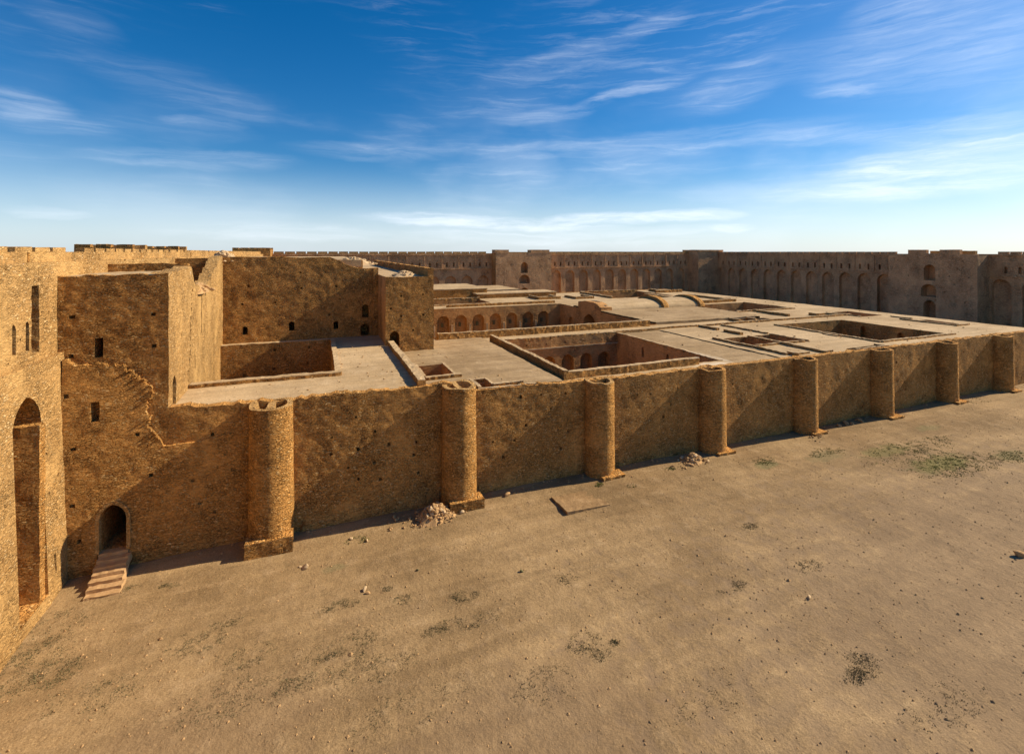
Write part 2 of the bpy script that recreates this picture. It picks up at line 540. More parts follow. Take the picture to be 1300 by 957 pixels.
def patch(name, mat, parent, P0, U, V, N, outline, openings=(), res=0.3, disp=1.0, back=0.0, smooth=True, loc=None, full_rim=False):
    """an uneven wall (or roof) sheet with real openings. openings: (polygon, depth, part name or None, part material)
    depth None = plain hole; back>0 gives the sheet's rim that thickness"""
    P0, U, V, N = (np.array(a, float) for a in (P0, U, V, N))
    outl = resample(outline, res)
    ops = [(resample(o[0], res) if len(o[0]) < 8 else list(o[0]),) + tuple(o[1:]) for o in openings]
    us = [p[0] for p in outl]; vs = [p[1] for p in outl]
    gu = np.arange(min(us) + res / 2, max(us), res)
    gv = np.arange(min(vs) + res / 2, max(vs), res)
    A, B = np.meshgrid(gu, gv)
    G = np.stack([A.ravel(), B.ravel()], 1)
    G = G + rng.uniform(-0.22 * res, 0.22 * res, G.shape)
    keep = inside(outl, G) & (edge_dist(G, outl) > 0.35 * res)
    for o in ops:
        bb = np.array(o[0])
        near = (G[:, 0] > bb[:, 0].min() - res) & (G[:, 0] < bb[:, 0].max() + res) & (G[:, 1] > bb[:, 1].min() - res) & (G[:, 1] < bb[:, 1].max() + res)
        idx = np.where(near & keep)[0]
        if len(idx):
            g = G[idx]
            bad = inside(o[0], g) | (edge_dist(g, o[0]) < 0.3 * res)
            keep[idx[bad]] = False
    G = G[keep]
    pts = [Vector(p) for p in outl]
    edges = [(i, (i + 1) % len(outl)) for i in range(len(outl))]
    for o in ops:
        b0 = len(pts)
        pts += [Vector(p) for p in o[0]]
        edges += [(b0 + i, b0 + (i + 1) % len(o[0])) for i in range(len(o[0]))]
    pts += [Vector(p) for p in G.tolist()]
    vv, _, ff, *_ = delaunay_2d_cdt(pts, edges, [], 0, 1e-5)
    W = np.array([(p.x, p.y) for p in vv])
    T = np.array([tuple(f) for f in ff if len(f) == 3])
    cen = W[T].mean(1)
    ok = inside(outl, cen)
    for o in ops:
        ok &= ~inside(o[0], cen)
    T = T[ok]
    d1 = W[T[:, 1]] - W[T[:, 0]]; d2 = W[T[:, 2]] - W[T[:, 0]]
    area = d1[:, 0] * d2[:, 1] - d1[:, 1] * d2[:, 0]
    want = np.sign(np.dot(np.cross(U, V), N))
    flip = np.sign(area) != want
    T[flip] = T[flip][:, ::-1]
    to3 = lambda a: P0 + np.asarray(a)[:, :1] * U + np.asarray(a)[:, 1:] * V
    m = MB()
    m.add(D(to3(W), disp), [tuple(t) for t in T.tolist()])

    u0_, u1_, v0_ = min(p[0] for p in outl), max(p[0] for p in outl), min(p[1] for p in outl)

    def rim(mb, poly, depth, sign, cap, only_top=False):
        n = len(poly)
        base = to3(np.array(poly))
        k = max(1, min(4, int(depth / max(res, 0.3))))
        rings = [D(base - N * depth * j / k, disp) for j in range(k + 1)]
        F = []
        for j in range(k):
            for i in range(n):
                a, b_ = j * n + i, j * n + (i + 1) % n
                c_, d_ = (j + 1) * n + (i + 1) % n, (j + 1) * n + i
                if only_top:
                    p, q = poly[i], poly[(i + 1) % n]
                    if any(abs(p[0] - e) < .02 and abs(q[0] - e) < .02 for e in (u0_, u1_)) or (abs(p[1] - v0_) < .02 and abs(q[1] - v0_) < .02):
                        continue
                F.append((a, b_, c_, d_) if sign > 0 else (d_, c_, b_, a))
        if cap:
            F.append(tuple(k * n + i for i in range(n)) if want > 0 else tuple(k * n + i for i in reversed(range(n))))
        mb.add(np.vstack(rings), F)

    if back:
        rim(m, outl, back, -want, False, not full_rim)
    wall = None
    kids = []
    for o in ops:
        if o[1] is None:
            continue
        if o[2] is None:
            rim(m, o[0], o[1], want, True)
        else:
            q = MB()
            rim(q, o[0], o[1], want, True)
            kids.append((o[2], q, o[3] if len(o) > 3 else mat))
    wall = m.obj(name, mat, parent, smooth, loc)
    for nm, q, mt in kids:
        q.obj(nm, mt, parent if parent else wall, False)
    return wall


def putlogs(u0, u1, v0, v1, du, dv, jit=0.5, p=0.75, size=0.2, depth=0.35, avoid=()):
    out = []
    v = v0
    while v < v1:
        u = u0 + random.uniform(0, du)
        while u < u1:
            uu, w = u + random.uniform(-jit, jit) * du * 0.4, v + random.uniform(-jit, jit) * 0.4
            if random.random() < p and u0 + .3 < uu < u1 - .3 and v0 - .3 < w < v1:
                if not any(a[0] - .35 < uu < a[1] + .35 and a[2] - .35 < w < a[3] + .35 for a in avoid):
                    s = size * random.uniform(0.7, 1.15)
                    out.append((hole(uu, w, s, s * random.uniform(0.8, 1.2)), depth, None))
            u += du * random.uniform(0.7, 1.35)
        v += dv
    return out


X, Y, Z = (1, 0, 0), (0, 1, 0), (0, 0, 1)
NX, NY = (-1, 0, 0), (0, -1, 0)


def gz(x, y):
    """ground height"""
    x = np.asarray(x, float); y = np.asarray(y, float)
    P = np.stack([x.ravel(), y.ravel(), np.zeros(x.size)], 1)
    near = np.clip((170 - np.abs(P[:, 0] - 60)) / 40, 0, 1)
    h = 0.0062 * np.clip(P[:, 0], 0, 110) + near * (0.10 * vn(P / 9.0, 51) + 0.045 * vn(P / 2.6, 52) + 0.02 * vn(P / 0.8, 53))
    # a low drift of earth against the foot of the palace wall
    h += 0.10 * np.exp(-((P[:, 1] - 35.0) / 1.2) ** 2) * (vn(P / 4.0, 54) + 0.4)
    return h.reshape(x.shape)


def gz1(x, y):
    return float(gz(np.array([x]), np.array([y]))[0])


# ------------------------------------------------------------------ ground
def axis(a, b, fine, far):
    c = list(np.arange(a, b, fine))
    lo, hi, st = a, c[-1], fine
    left, right = [], []
    while lo > -far:
        st *= 1.5
        lo -= st
        left.append(lo)
    st = fine
    while hi < far:
        st *= 1.5
        hi += st
        right.append(hi)
    return np.array(left[::-1] + c + right)


gx = axis(-14, 90, 0.33, 5000)
gy = axis(8, 37, 0.3, 5000)
GX, GY = np.meshgrid(gx, gy)
GZ = gz(GX, GY)
nW = len(gx)
gm = mesh_obj('ground', np.stack([GX.ravel(), GY.ravel(), GZ.ravel()], 1),
              [(j * nW + i, j * nW + i + 1, (j + 1) * nW + i + 1, (j + 1) * nW + i) for j in range(len(gy) - 1) for i in range(nW - 1)],
              M_GROUND, smooth=True)
gm['kind'] = 'structure'

# ------------------------------------------------------------------ long palace front wall
FY = 35.8
def top_of_wall(x):
    xs = [-8.7, -5, -1.6, 9.7, 10.0, 11.3, 27, 45, 70, 98]
    zs = [9.25, 9.02, 8.95, 8.92, 8.24, 8.20, 7.86, 7.82, 7.80, 7.80]
    return float(np.interp(x, xs, zs))


def front_outline(x0, x1, step):
    top = []
    x = x1
    while x > x0 + step * .5:
        top.append((x, top_of_wall(x) + random.uniform(-0.02, 0.10) + (random.uniform(.05, .14) if random.random() < .16 else 0)))
        x -= step * random.uniform(0.7, 1.3)
    top.append((x0, top_of_wall(x0) + 0.05))
    return [(x0, -0.6), (x1, -0.6)] + top


TOWERS = [-2.9, 9.85, 22.3, 34.75, 47.3, 59.7, 72.3, 84.9]
pw = thing('palace_wall', 'long rubble stone palace wall with round buttress towers facing the open yard', 'wall', (40, FY, 0))
def holes_between(x0, x1, dens=1.0):
    return putlogs(x0 + .4, x1 - .4, 1.6, min(top_of_wall(x0), top_of_wall(x1)) - 0.5, 2.2 / dens, 1.15, p=0.55, size=0.21)
ops = []
cuts = [-8.7] + TOWERS + [97.5]
for a, b in zip(cuts[:-1], cuts[1:]):
    ops += holes_between(a + 1.2, b - 1.2, 1.0 if a < 30 else 0.6)
near = [o for o in ops if max(p[0] for p in o[0]) < 22.0]
far = [o for o in ops if min(p[0] for p in o[0]) > 22.6]
patch('masonry', M_RUBBLE, pw, (0, FY, 0), X, Z, NY, front_outline(-8.7, 22.3, 0.35), near, res=0.2, back=0.7)
patch('masonry', M_RUBBLE, pw, (0, FY, 0), X, Z, NY, front_outline(22.3, 97.5, 0.45), far, res=0.34, back=0.7)
# end wall (turned away from the camera)
patch('masonry', M_RUBBLE, pw, (97.5, 0, 0), Y, Z, X, rect(FY, 118, -0.6, 7.75), (), res=0.8)
# scars of an outer facing that fell away, still standing proud lower down
def skin(pts, t=0.16, res=0.22, name='battered_foot'):
    zm = max(p[1] for p in pts)
    return patch(name, M_RUBBLE, pw, (0, FY - t, 0), X, (0, (t + .06) / zm, 1), NY, pts, (), res=res)
def lowtop(x0, x1, z, amp, step=0.5):
    out = []
    x = x1
    while x > x0:
        out.append((x, z + random.uniform(-amp, amp)))
        x -= step * random.uniform(.6, 1.4)
    return out
skin([(-1.3, -0.6), (8.4, -0.6)] + lowtop(-1.3, 8.4, 1.35, 0.18), t=0.13)
skin([(11.4, -0.6), (20.8, -0.6)] + lowtop(11.4, 20.8, 1.5, 0.2), t=0.12)
skin([(23.9, -0.6), (33.2, -0.6)] + lowtop(23.9, 33.2, 1.7, 0.2), t=0.12, res=0.3)
skin([(36.3, -0.6), (45.7, -0.6)] + lowtop(36.3, 45.7, 1.9, 0.2), t=0.12, res=0.35)

# ------------------------------------------------------------------ round towers
T_LABELS = [
    'broadest nearest round buttress tower with tall square plinth and two pits in its rim',
    'round buttress tower with a square plinth and a stone heap on its left',
    'round buttress tower with crumbled foot, standing beside the earth covered slab',
    'round buttress tower with dark rubble heap in the shade left of its foot',
    'round buttress tower fifth from the left, with few broken stones at its foot',
    'round buttress tower sixth from the left, with flat stone footing pad in the sun',
    'round buttress tower seventh from the left, third round tower from the right end',
    'round buttress tower farthest right and farthest away along the palace wall',
]


def round_tower(i, x):
    r = (1.30, 1.27, 1.25, 1.25, 1.22, 1.22, 1.22, 1.22)[i]
    cy = FY - (0.52, 0.45, 0.3, 0.3, 0.3, 0.3, 0.3, 0.3)[i]
    zt = top_of_wall(x + (0.0 if i != 1 else -.3)) + (0.0, -0.05, 0.0, 0.02, 0.02, 0.02, 0, 0)[i]
    zb = gz1(x, 34.0)
    t = thing('round_tower', T_LABELS[i], 'tower', (x, cy, zb), 'round buttress towers of the palace wall')
    fine = 0.16 if i < 2 else 0.25
    n = int(2 * math.pi * r / fine)
    nz = int((zt - zb + 0.4) / fine)
    m = MB()
    ang = np.linspace(0, 2 * math.pi, n, endpoint=False)
    rows = []
    for k in range(nz + 1):
        z = zb - 0.4 + (zt - zb + 0.4) * k / nz
        f = (z - zb) / (zt - zb)
        rr = r * (1.055 - 0.055 * f)
        rows.append(np.stack([x + rr * np.cos(ang), cy + rr * np.sin(ang), np.full(n, z)], 1))
    P = D(np.vstack(rows), 0.75)
    F = [(k * n + a, k * n + (a + 1) % n, (k + 1) * n + (a + 1) % n, (k + 1) * n + a) for k in range(nz) for a in range(n)]
    m.add(P, F)
    m.obj('shaft', M_RUBBLE, t, True)
    # hollow broken rim
    q = MB()
    wid = 0.33
    jag = np.array([vn(np.array([[math.cos(a) * 2.2, math.sin(a) * 2.2, i * 3.1]]), 5)[0] for a in ang]) * 0.13
    o1 = np.stack([x + r * np.cos(ang), cy + r * np.sin(ang), np.full(n, zt)], 1)
    o2 = np.stack([x + r * np.cos(ang), cy + r * np.sin(ang), zt + 0.07 + jag], 1)
    o3 = np.stack([x + (r - wid) * np.cos(ang), cy + (r - wid) * np.sin(ang), zt + 0.07 + jag * .6], 1)
    dep = (0.5, 0.6, 0.8, 0.8, .7, .7, .7, .7)[i]
    o4 = np.stack([x + (r - wid - .08) * np.cos(ang), cy + (r - wid - .08) * np.sin(ang), np.full(n, zt - dep)], 1)
    o5 = np.array([[x, cy, zt - dep + 0.15]])
    P = D(np.vstack([o1, o2, o3, o4, o5]), 0.75)
    F = []
    for k in range(3):
        F += [(k * n + a, k * n + (a + 1) % n, (k + 1) * n + (a + 1) % n, (k + 1) * n + a) for a in range(n)]
    F += [(3 * n + a, 3 * n + (a + 1) % n, 4 * n) for a in range(n)]
    q.add(P, F)
    q.obj('rim', M_NORTH if i < 3 else M_RUBBLE, t)
    if i == 0:       # the masonry tongue that splits the hollow in two
        MB().box(x - .22, x + .25, cy - r + .3, cy + r - .1, zt - dep, zt + .04, .25, 1.2).obj('rim_divider', M_NORTH, t)
    if i == 1:
        MB().box(x - .35, x + .0, cy - r + .45, cy + r - .1, zt - dep, zt + .05, .25, 1.2).obj('rim_divider', M_NORTH, t)
    # plinth or worn footing
    if i == 0:
        MB().box(x - 1.36, x + 1.36, cy - 1.62, cy + .3, zb - .5, zb + .95, .2, 1.2).obj('plinth', M_RUBBLE, t)
    elif i == 1:
        MB().box(x - 1.05, x + 1.5, cy - 1.62, cy + .3, zb - .5, zb + .72, .2, 1.2).obj('plinth', M_RUBBLE, t)
    else:
        s = (0, 0, .35, .2, .22, .35, .3, .2)[i]
        MB().box(x - .6, x + 1.15 + s, cy - 1.5 - s * .5, cy + .2, zb - .5, zb + (.16 + s * .25), .22, 1.6).obj('footing', M_RUBBLE, t)
    return t


for i, x in enumerate(TOWERS):
    round_tower(i, x)

# ------------------------------------------------------------------ the tall ruined block at the left end
blk = thing('ruined_block', 'tall windowed ruined stone block rising at the left end of the palace wall', 'building', (-11.2, FY, 0))
bt = lowtop(-14.1, -8.7, 17.62, 0.09, 0.4)
door = arch(-11.38, 0.64, 1.2, 3.05, 0.93, 14, 0.5)
front_ops = [(rect(-12.40, -11.98, 12.70, 13.88), 3.2, 'window'), (rect(-12.40, -11.99, 9.05, 10.2), 3.2, 'window'), (door, 9.0, 'doorway')]
for (px, pz_) in ((-13.45, 15.2), (-9.5, 15.15), (-13.5, 12.9), (-9.45, 13.2), (-13.5, 10.7), (-13.2, 7.6), (-10.2, 7.95), (-13.2, 4.3), (-9.6, 5.4), (-12.9, 2.2)):
    front_ops.append((hole(px, pz_, .26, .22), .4, None))
patch('masonry', M_RUBBLE, blk, (0, FY, 0), X, Z, NY, [(-14.1, -.6), (-8.7, -.6)] + bt + [(-14.1, 17.6)], front_ops, res=0.17, back=0.6)
# fallen outer skin with its broken, sunlit edge
sk = [(-13.72, -.6), (-12.15, -.6), (-12.15, 1.15), (-12.08, 3.2), (-11.8, 3.85), (-11.38, 4.15), (-10.96, 3.85), (-10.68, 3.2), (-10.60, 1.15), (-10.60, -.6),
      (-8.69, -.6), (-8.69, 7.0), (-8.95, 7.05), (-9.3, 7.72), (-9.42, 8.0), (-9.72, 8.45), (-9.62, 8.9), (-9.8, 9.35), (-9.75, 9.8), (-9.55, 10.2), (-9.42, 10.35),
      (-9.55, 10.8), (-9.8, 10.95), (-9.95, 11.3), (-10.3, 11.38), (-10.5, 11.8), (-10.75, 11.85), (-10.95, 12.25), (-11.3, 12.28), (-11.6, 12.2), (-12.0, 12.4), (-12.6, 12.3), (-13.2, 12.42), (-13.72, 12.8)]
rr_ = random.Random(5)
skj = []
for a_, b_ in zip(sk, sk[1:] + sk[:1]):
    skj.append(a_)
    if a_[1] > 6.9 and b_[1] > 6.9 and abs(a_[0] + 8.69) > .01:
        for f_ in (.25, .5, .75):
            skj.append((a_[0] + (b_[0] - a_[0]) * f_ + rr_.uniform(-.07, .07), a_[1] + (b_[1] - a_[1]) * f_ + rr_.uniform(-.09, .09)))
sk = skj
patch('outer_facing', M_RUBBLE, blk, (0, FY - .52 + 13.72 * .066, 0), (1, .066, 0), Z, NY, sk, [(rect(-12.40, -11.99, 9.05, 10.2), .48, None)] +
      [(hole(a, b, .24, .22), .3, None) for a, b in ((-13.2, 7.6), (-10.2, 7.95), (-13.25, 4.3), (-9.55, 5.35), (-13.5, 10.7), (-12.95, 2.2))], res=0.17, back=.47, full_rim=True)
pwskin = [(-8.7, -.6), (-3.6, -.6), (-3.6, 7.3), (-4.6, 7.4), (-5.2, 7.25), (-5.6, 7.3), (-6.2, 7.1), (-6.6, 7.15), (-7.1, 6.98), (-7.9, 7.02), (-8.7, 7.0)]
patch('outer_facing', M_RUBBLE, pw, (0, FY - .19 + 8.7 * .04, 0), (1, .04, 0), Z, NY, pwskin, [(hole(a, b, .22, .2), .26, None) for a, b in ((-7.4, 4.6), (-6.0, 5.2), (-5.2, 4.9), (-7.0, 3.1), (-5.0, 3.6), (-5.6, 6.0), (-6.2, 2.4))], res=0.2, back=.3)
# raised surround of the door arch
def ring(poly_in, poly_out, y, t):
    a, b = np.array(poly_in), np.array(poly_out)
    n = len(a)
    m = MB()
    P = lambda q, yy: np.stack([q[:, 0], np.full(n, yy), q[:, 1]], 1)
    V = np.vstack([P(a, y), P(b, y), P(a, y + t), P(b, y + t)])
    F = []
    for i in range(n - 1):
        F += [(i, n + i, n + i + 1, i + 1), (n + i, 3 * n + i, 3 * n + i + 1, n + i + 1), (i + 1, 2 * n + i + 1, 2 * n + i, i)]
    m.add(V, F)
    return m
op1 = arch(-11.38, 0.66, 1.2, 3.05, 0.95, 14, .5)[1:]
op2 = arch(-11.38, 0.86, 1.2, 3.05, 1.18, 14, .5)[1:]
op1 = op1 + [(-12.04, 1.2)]
op2 = op2 + [(-12.24, 1.2)]
ring(op1, op2, FY - .43, .40).obj('arch_surround', M_NORTH, blk)
# sunlit side of the block, running back to the great shaded wall
A0, A1 = np.array((-8.7, FY)), np.array((-9.76, 60.5))
sl = float(np.linalg.norm(A1 - A0))
su = (A1 - A0) / sl
sn = (su[1], -su[0], 0)
side = [(0, .5), (sl, .5), (sl, 18.6)]
prof = [(24.0, 18.5), (23.3, 18.35), (22.6, 18.5), (21.6, 17.9), (20.9, 18.1), (20.0, 17.4), (19.2, 17.5), (18.3, 16.9), (17.4, 17.0), (16.3, 16.3), (15.2, 16.4), (14, 16.0), (12.4, 16.15),
        (11.3, 16.0), (10.2, 16.35), (9.2, 16.3), (8.3, 16.7), (7.7, 17.75), (7.0, 17.95), (5.6, 17.75), (4.0, 17.82), (2.4, 17.68), (1.0, 17.75), (0, 17.64)]
side += prof
sops = [(arch(1.6, 0.48, 8.6, 10.2, 0.75, 10, .8), 1.2, 'doorway'), (rect(11.6, 11.85, 12.2, 15.4), .6, None), (rect(8.7, 8.85, 9.8, 10.9), .4, None),
        *[(hole(6.3 + k * .1 + random.uniform(-.15, .15), 9.4 + k * .52 + random.uniform(-.1, .1), random.uniform(.15, .36), random.uniform(.14, .40)), .3, None) for k in range(14)],
        (hole(3.6, 13.2), .3, None), (hole(9.5, 14.6, .15, .3), .3, None), (hole(12.3, 10.6, .15, .4), .3, None)]
patch('sunlit_side', M_NORTH, blk, (*A0, 0), (*su, 0), Z, sn, side, sops, res=0.22, back=1.0)
m = MB()
m.box(-14.6, -9.0, FY + .45, 43.0, 17.0, 17.56, .4, 1.3)
m.obj('roof', M_ROOF, blk)
MB().box(-14.8, -9.2, 43.0, 43.6, 15.0, 18.12, .25, 1.6).obj('parapet', M_RUBBLE, blk)
MB().box(-14.8, -9.9, 43.6, 60.4, 14.6, 15.2, .6, 1.5).obj('roof', M_ROOF_DARK, blk)
# stairs to the door
st = thing('stone_staircase', 'narrow flight of worn stone steps climbing to the dark arched doorway', 'stairs', (-11.3, 34.4, 0))
nst = 7
for k in range(nst):
    f = k / (nst - 1)
    y0 = 32.95 + f * 2.4
    z1 = .15 + f * 1.03
    cx = -11.05 - .32 * f + random.uniform(-.04, .04)
    hw = .84 - .12 * f
    MB().box(cx - hw, cx + hw + random.uniform(-.08, .08), y0, y0 + .5, max(-.3, z1 - .5), z1, .16, 1.5).obj('step', M_STEP, st)
MB().box(-12.1, -10.4, 33.6, 35.4, -.4, .1, .3).obj('stair_base', M_STEP, st)

# ------------------------------------------------------------------ north enclosure wall (sunlit, on the left)
nw = thing('enclosure_wall', 'bright sunlit enclosure wall at the left edge with lancet windows and tall niche', 'wall', (-13.5, 26, 0))
LX, UX = -13.42, -14.12
lo_ops = [(arch(31.8, 1.3, .7, 10.0, 1.65, 16, .6), 1.5, 'niche', M_RUBBLE), (hole(33.4, 9.0, .12, .2), .3, None), (hole(33.6, 5.9, .15, .2), .3, None), (hole(33.5, 8.1, .15, .15), .3, None),
          (rect(33.85, 34.05, 1.3, 2.4), .3, None), (hole(29.3, 8.8, .15, .15), .3, None), (hole(34.6, 6.5), .3, None), (hole(28.6, 6.2), .3, None), (hole(34.3, 4.2), .3, None)]
lo_out = [(12, -.6), (FY + .1, -.6)] + [(y, 13.05 + .012 * (y - 24) + random.uniform(-.03, .03)) for y in np.arange(FY + .1, 12, -.5)]
patch('lower_masonry', M_NORTH, nw, (LX, 0, 0), Y, (-.030, 0, 1), X, lo_out, lo_ops, res=0.19, back=.55)
MB().box(LX - 1.45, LX - .15, 32.55, 33.15, .6, 9.95, .3, 1.0).obj('niche_infill', M_RUBBLE, nw)
up_ops = [(rect(33.12, 33.86, 13.6, 18.1), .8, 'slot')] + [(arch(yy, .17, 13.85, 15.05, .34, 8), .9, 'window') for yy in (32.69, 31.54, 29.6, 28.4, 26.4)]
up_ops += [(hole(32.1, 14.5, .07, .25), .3, None), (hole(34.9, 15.6, .1, .2), .3, None), (hole(31.0, 13.5, .2, .15), .2, None)]
patch('upper_masonry', M_NORTH, nw, (UX, 0, 0), Y, Z, X, [(12, 12.9), (153, 12.9), (153, 18.4), (FY + .3, 18.42), (12, 18.38)], up_ops, res=0.25, back=.8)
m = MB()
m.box(-16.2, UX - .02, 12, 153, 17.2, 18.36, 1.0, .8, skip='')
m.obj('wall_walk', M_NORTH, nw)
m = MB()
m.box(-15.3, -14.72, 12, 153, 18.3, 19.0, .5, .8)
m.obj('parapet', M_NORTH, nw)
for wy in (34.1, 52.0, 70.0, 88.0):
    MB().box(-14.76, -14.68, wy, wy + .16, 18.45, 18.98, .5, 0).obj('drain_slot', M_RUBBLE, nw)
y = 18.0
while y < 150:
    L = random.uniform(1.35, 1.6) if y < 60 else 2.3
    if not (38.6 < y < 39.4):
        MB().box(-15.28, -14.74, y, y + L, 18.98, 19.30 - .0016 * (y - 18), .6, .7).obj('merlon', M_NORTH, nw)
    y += L + (.32 if random.random() > .15 else .7)
patch('far_masonry', M_NORTH, nw, (LX, 0, 0), Y, Z, X, rect(60.6, 153, -.6, 13.0), (), res=1.5)


def watch_tower(label, x0, x1, y0, y1, zt, mer):
    t = thing('watch_tower', label, 'tower', ((x0 + x1) / 2, y0, 0), 'watch towers on the enclosure wall')
    MB().box(x0, x1, y0, y1, 0, zt, .9).obj('masonry', M_RUBBLE, t)
    for a, b in mer:
        MB().box(x0 + (x1 - x0) * a, x0 + (x1 - x0) * b, y0 + .02, y0 + .6, zt - .05, zt + .42, .4).obj('merlon', M_RUBBLE, t)
        MB().box(x0 + (x1 - x0) * a, x0 + (x1 - x0) * b, y1 - .6, y1 - .02, zt - .05, zt + .42, .4).obj('merlon', M_NORTH, t)
    return t


watch_tower('crenellated watch tower showing above the bright parapet, leftmost on the skyline', -19.4, -15.32, 52, 56, 19.25, ((0, .27), (.37, .62), (.72, 1.0)))
watch_tower('crenellated watch tower on skyline just right of the leftmost crenellated one', -18.9, -15.32, 67, 71, 19.25, ((0, .3), (.4, .62), (.72, 1.0)))
watch_tower('brown far corner tower on the skyline behind the shaded inner wall', -21.5, -12.4, 147, 156, 19.75, ((0, .16), (.22, .42), (.45, 1.0)))

# ------------------------------------------------------------------ the tall inner building: shaded wall, projecting tower, roofs
inn = thing('inner_palace_building', 'massive three storey inner building with broad shaded wall above the sunken court', 'building', (-2, 60.5, 0))
WY = 60.5
wtop = [(6.7, 17.1), (5.6, 17.05), (4.6, 17.0), (3.6, 17.3), (3.0, 17.55), (2.3, 17.95), (1.7, 18.2), (1.2, 18.38), (0, 18.42), (-2, 18.36), (-4, 18.45), (-6, 18.4), (-8, 18.5), (-9.5, 18.45), (-11, 18.35), (-13, 18.3), (-17, 18.3)]
wtop = [(a, b + random.uniform(-.04, .04)) for a, b in wtop]
wops = [(arch(-7.6, .26, 9.82, 10.55, .22, 6), 2.4, 'window'), (arch(-2.9, .30, 10.0, 10.8, .25, 6), 2.4, 'window'), (arch(1.85, .27, 9.9, 10.65, .22, 6), 2.4, 'window'),
        (arch(5.2, .40, 11.1, 12.3, .42, 8, .5), 1.5, 'opening'), (arch(5.15, .52, 8.95, 9.9, .5, 8, .3), 2.0, 'doorway')]
wops += putlogs(-9.3, 4.4, 11.6, 17.2, 2.6, 1.7, p=.7, size=.24, depth=.4)
patch('shaded_wall', M_RUBBLE, inn, (0, WY, 0), X, Z, NY, [(-17, .5), (6.7, .5)] + wtop, wops, res=.26, back=.9)
m = MB()
m.box(-17, 4.8, WY + .8, 110, 17.2, 18.05, 1.2)
m.box(4.8, 11.3, WY + .3, 110, 15.6, 16.2, 1.2)
m.obj('roof', M_ROOF, inn)
MB().box(4.4, 4.95, WY + .85, 110, 16.0, 18.0, .8).obj('roof_step', M_RUBBLE, inn)
BX0, BX1, BY = 6.65, 11.9, 53.2
tops = [(BX1, 17.2), (11.35, 17.22), (11.3, 16.28), (10, 16.3), (8.4, 16.24), (BX0, 16.3)]
bops = [(arch(7.62, .52, 8.75, 9.85, .58, 10, .3), 2.2, 'doorway')]
bops += [(hole(a, b, .2, .22), .4, None) for a, b in ((8.3, 14.2), (10.7, 14.3), (8.3, 12.0), (10.75, 12.05), (9.6, 10.4), (7.2, 12.9))]
patch('tower_face', M_RUBBLE, inn, (0, BY, 0), X, Z, NY, [(BX0, .5), (BX1, .5)] + tops, bops, res=.24, back=.3)
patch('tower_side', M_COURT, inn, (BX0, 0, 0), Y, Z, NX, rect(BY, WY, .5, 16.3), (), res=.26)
patch('tower_flank', M_NORTH, inn, (BX1, 0, 0), Y, Z, X, rect(BY, 110, .5, 17.2), (), res=.8)
MB().box(11.32, BX1 - .03, BY + .05, 110, 15.5, 17.2, .5, 1.2).obj('parapet', M_RUBBLE, inn)
MB().box(BX0 + .05, 11.34, BY + .1, WY + .4, 15.6, 16.2, .4, 1.4).obj('roof', M_ROOF, inn)
MB().box(6.1, 6.62, WY - .45, WY + .1, 8.0, 17.0, .3).obj('pilaster', M_RUBBLE, inn)

# ------------------------------------------------------------------ roofs and sunken courts
K = 11.25 / 11
RZ = 7.75
pal = thing('palace_roof', 'wide flat plastered palace roof pierced by sunken courts', 'roof', (55, 75, 0))
COURTS = {}


def cut(x0, x1, y0, y1):
    return rect(x0, x1, y0, y1)


MAIN = (20.4, 38.5, 38.2, 56.7)
CENT = (14.0, 48.3, 60.5, 92.5)
RIGHT = (65.2, 80.2, 38.7, 53.6)
PIT_A = (66.5, 84.5, 99.5, 114.5)
PIT_B = (72.5, 87.3, 68.0, 79.8)
PIT_D = (52.75, 57.1, 42.6, 47.8)
PIT_E = (48.3, 52.25, 42.6, 47.6)
PIT_F = (57.0, 62.3, 36.45, 37.5)
PIT_G = (90.2, 93.2, 43.0, 48.4)
PIT_H = (63.0, 70.4, 58.4, 60.2)
PIT_I = (15.0, 35.0, 100.5, 108.5)
PIT_J = (87.5, 93.0, 55.0, 61.0)
holes_main = [MAIN, CENT, RIGHT, PIT_A, PIT_B, PIT_D, PIT_E, PIT_F, PIT_G, PIT_H, PIT_I, PIT_J]
main_out = [(19.0, FY + .5), (38.9, FY + .5), (38.9, 56.9), (45.7, 56.9), (45.7, FY + .5), (97.4, FY + .5), (97.4, 118), (12, 118), (12, 57.5), (19.0, 57.5)]
patch('plaster_roof', M_ROOF, pal, (0, 0, RZ), X, Y, Z, main_out, [(cut(*h), None, None) for h in holes_main], res=.7, disp=1.3)
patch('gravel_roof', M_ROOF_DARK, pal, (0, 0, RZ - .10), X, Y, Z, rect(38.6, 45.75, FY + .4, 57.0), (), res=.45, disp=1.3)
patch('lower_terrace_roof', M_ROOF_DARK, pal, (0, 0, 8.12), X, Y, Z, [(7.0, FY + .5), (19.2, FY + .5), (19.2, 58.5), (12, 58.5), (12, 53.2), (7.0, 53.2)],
      [(rect(8.5, 11.05, 41.0, 45.9), None, None), (rect(12.0, 12.95, 36.5, 38.5), None, None)], res=.4, disp=1.4)
patch('upper_terrace_roof', M_ROOF, pal, (0, 0, 8.93), X, Y, Z, [(-8.9, FY + .4), (7.1, FY + .4), (7.1, 60.6), (-9.9, 60.6)],
      [([(-9.2, 42.35), (1.25, 42.35), (1.25, 58.9), (-9.85, 58.9)], None, None)], res=.4, disp=1.3)
MB().box(12, 97.4, 117.4, 118, -.5, 7.85, 1.0).obj('rear_wall', M_RUBBLE, pal)
# raised terrace with the barrel vault
patch('raised_terrace', M_ROOF_DARK, pal, (0, 0, 8.16), X, Y, Z, [(48.2, 60.6), (69.6, 60.3), (70.4, 66.0), (69.8, 76.0), (66, 86.5), (48.2, 86.5)], (), res=.5, disp=1.6, back=.6)


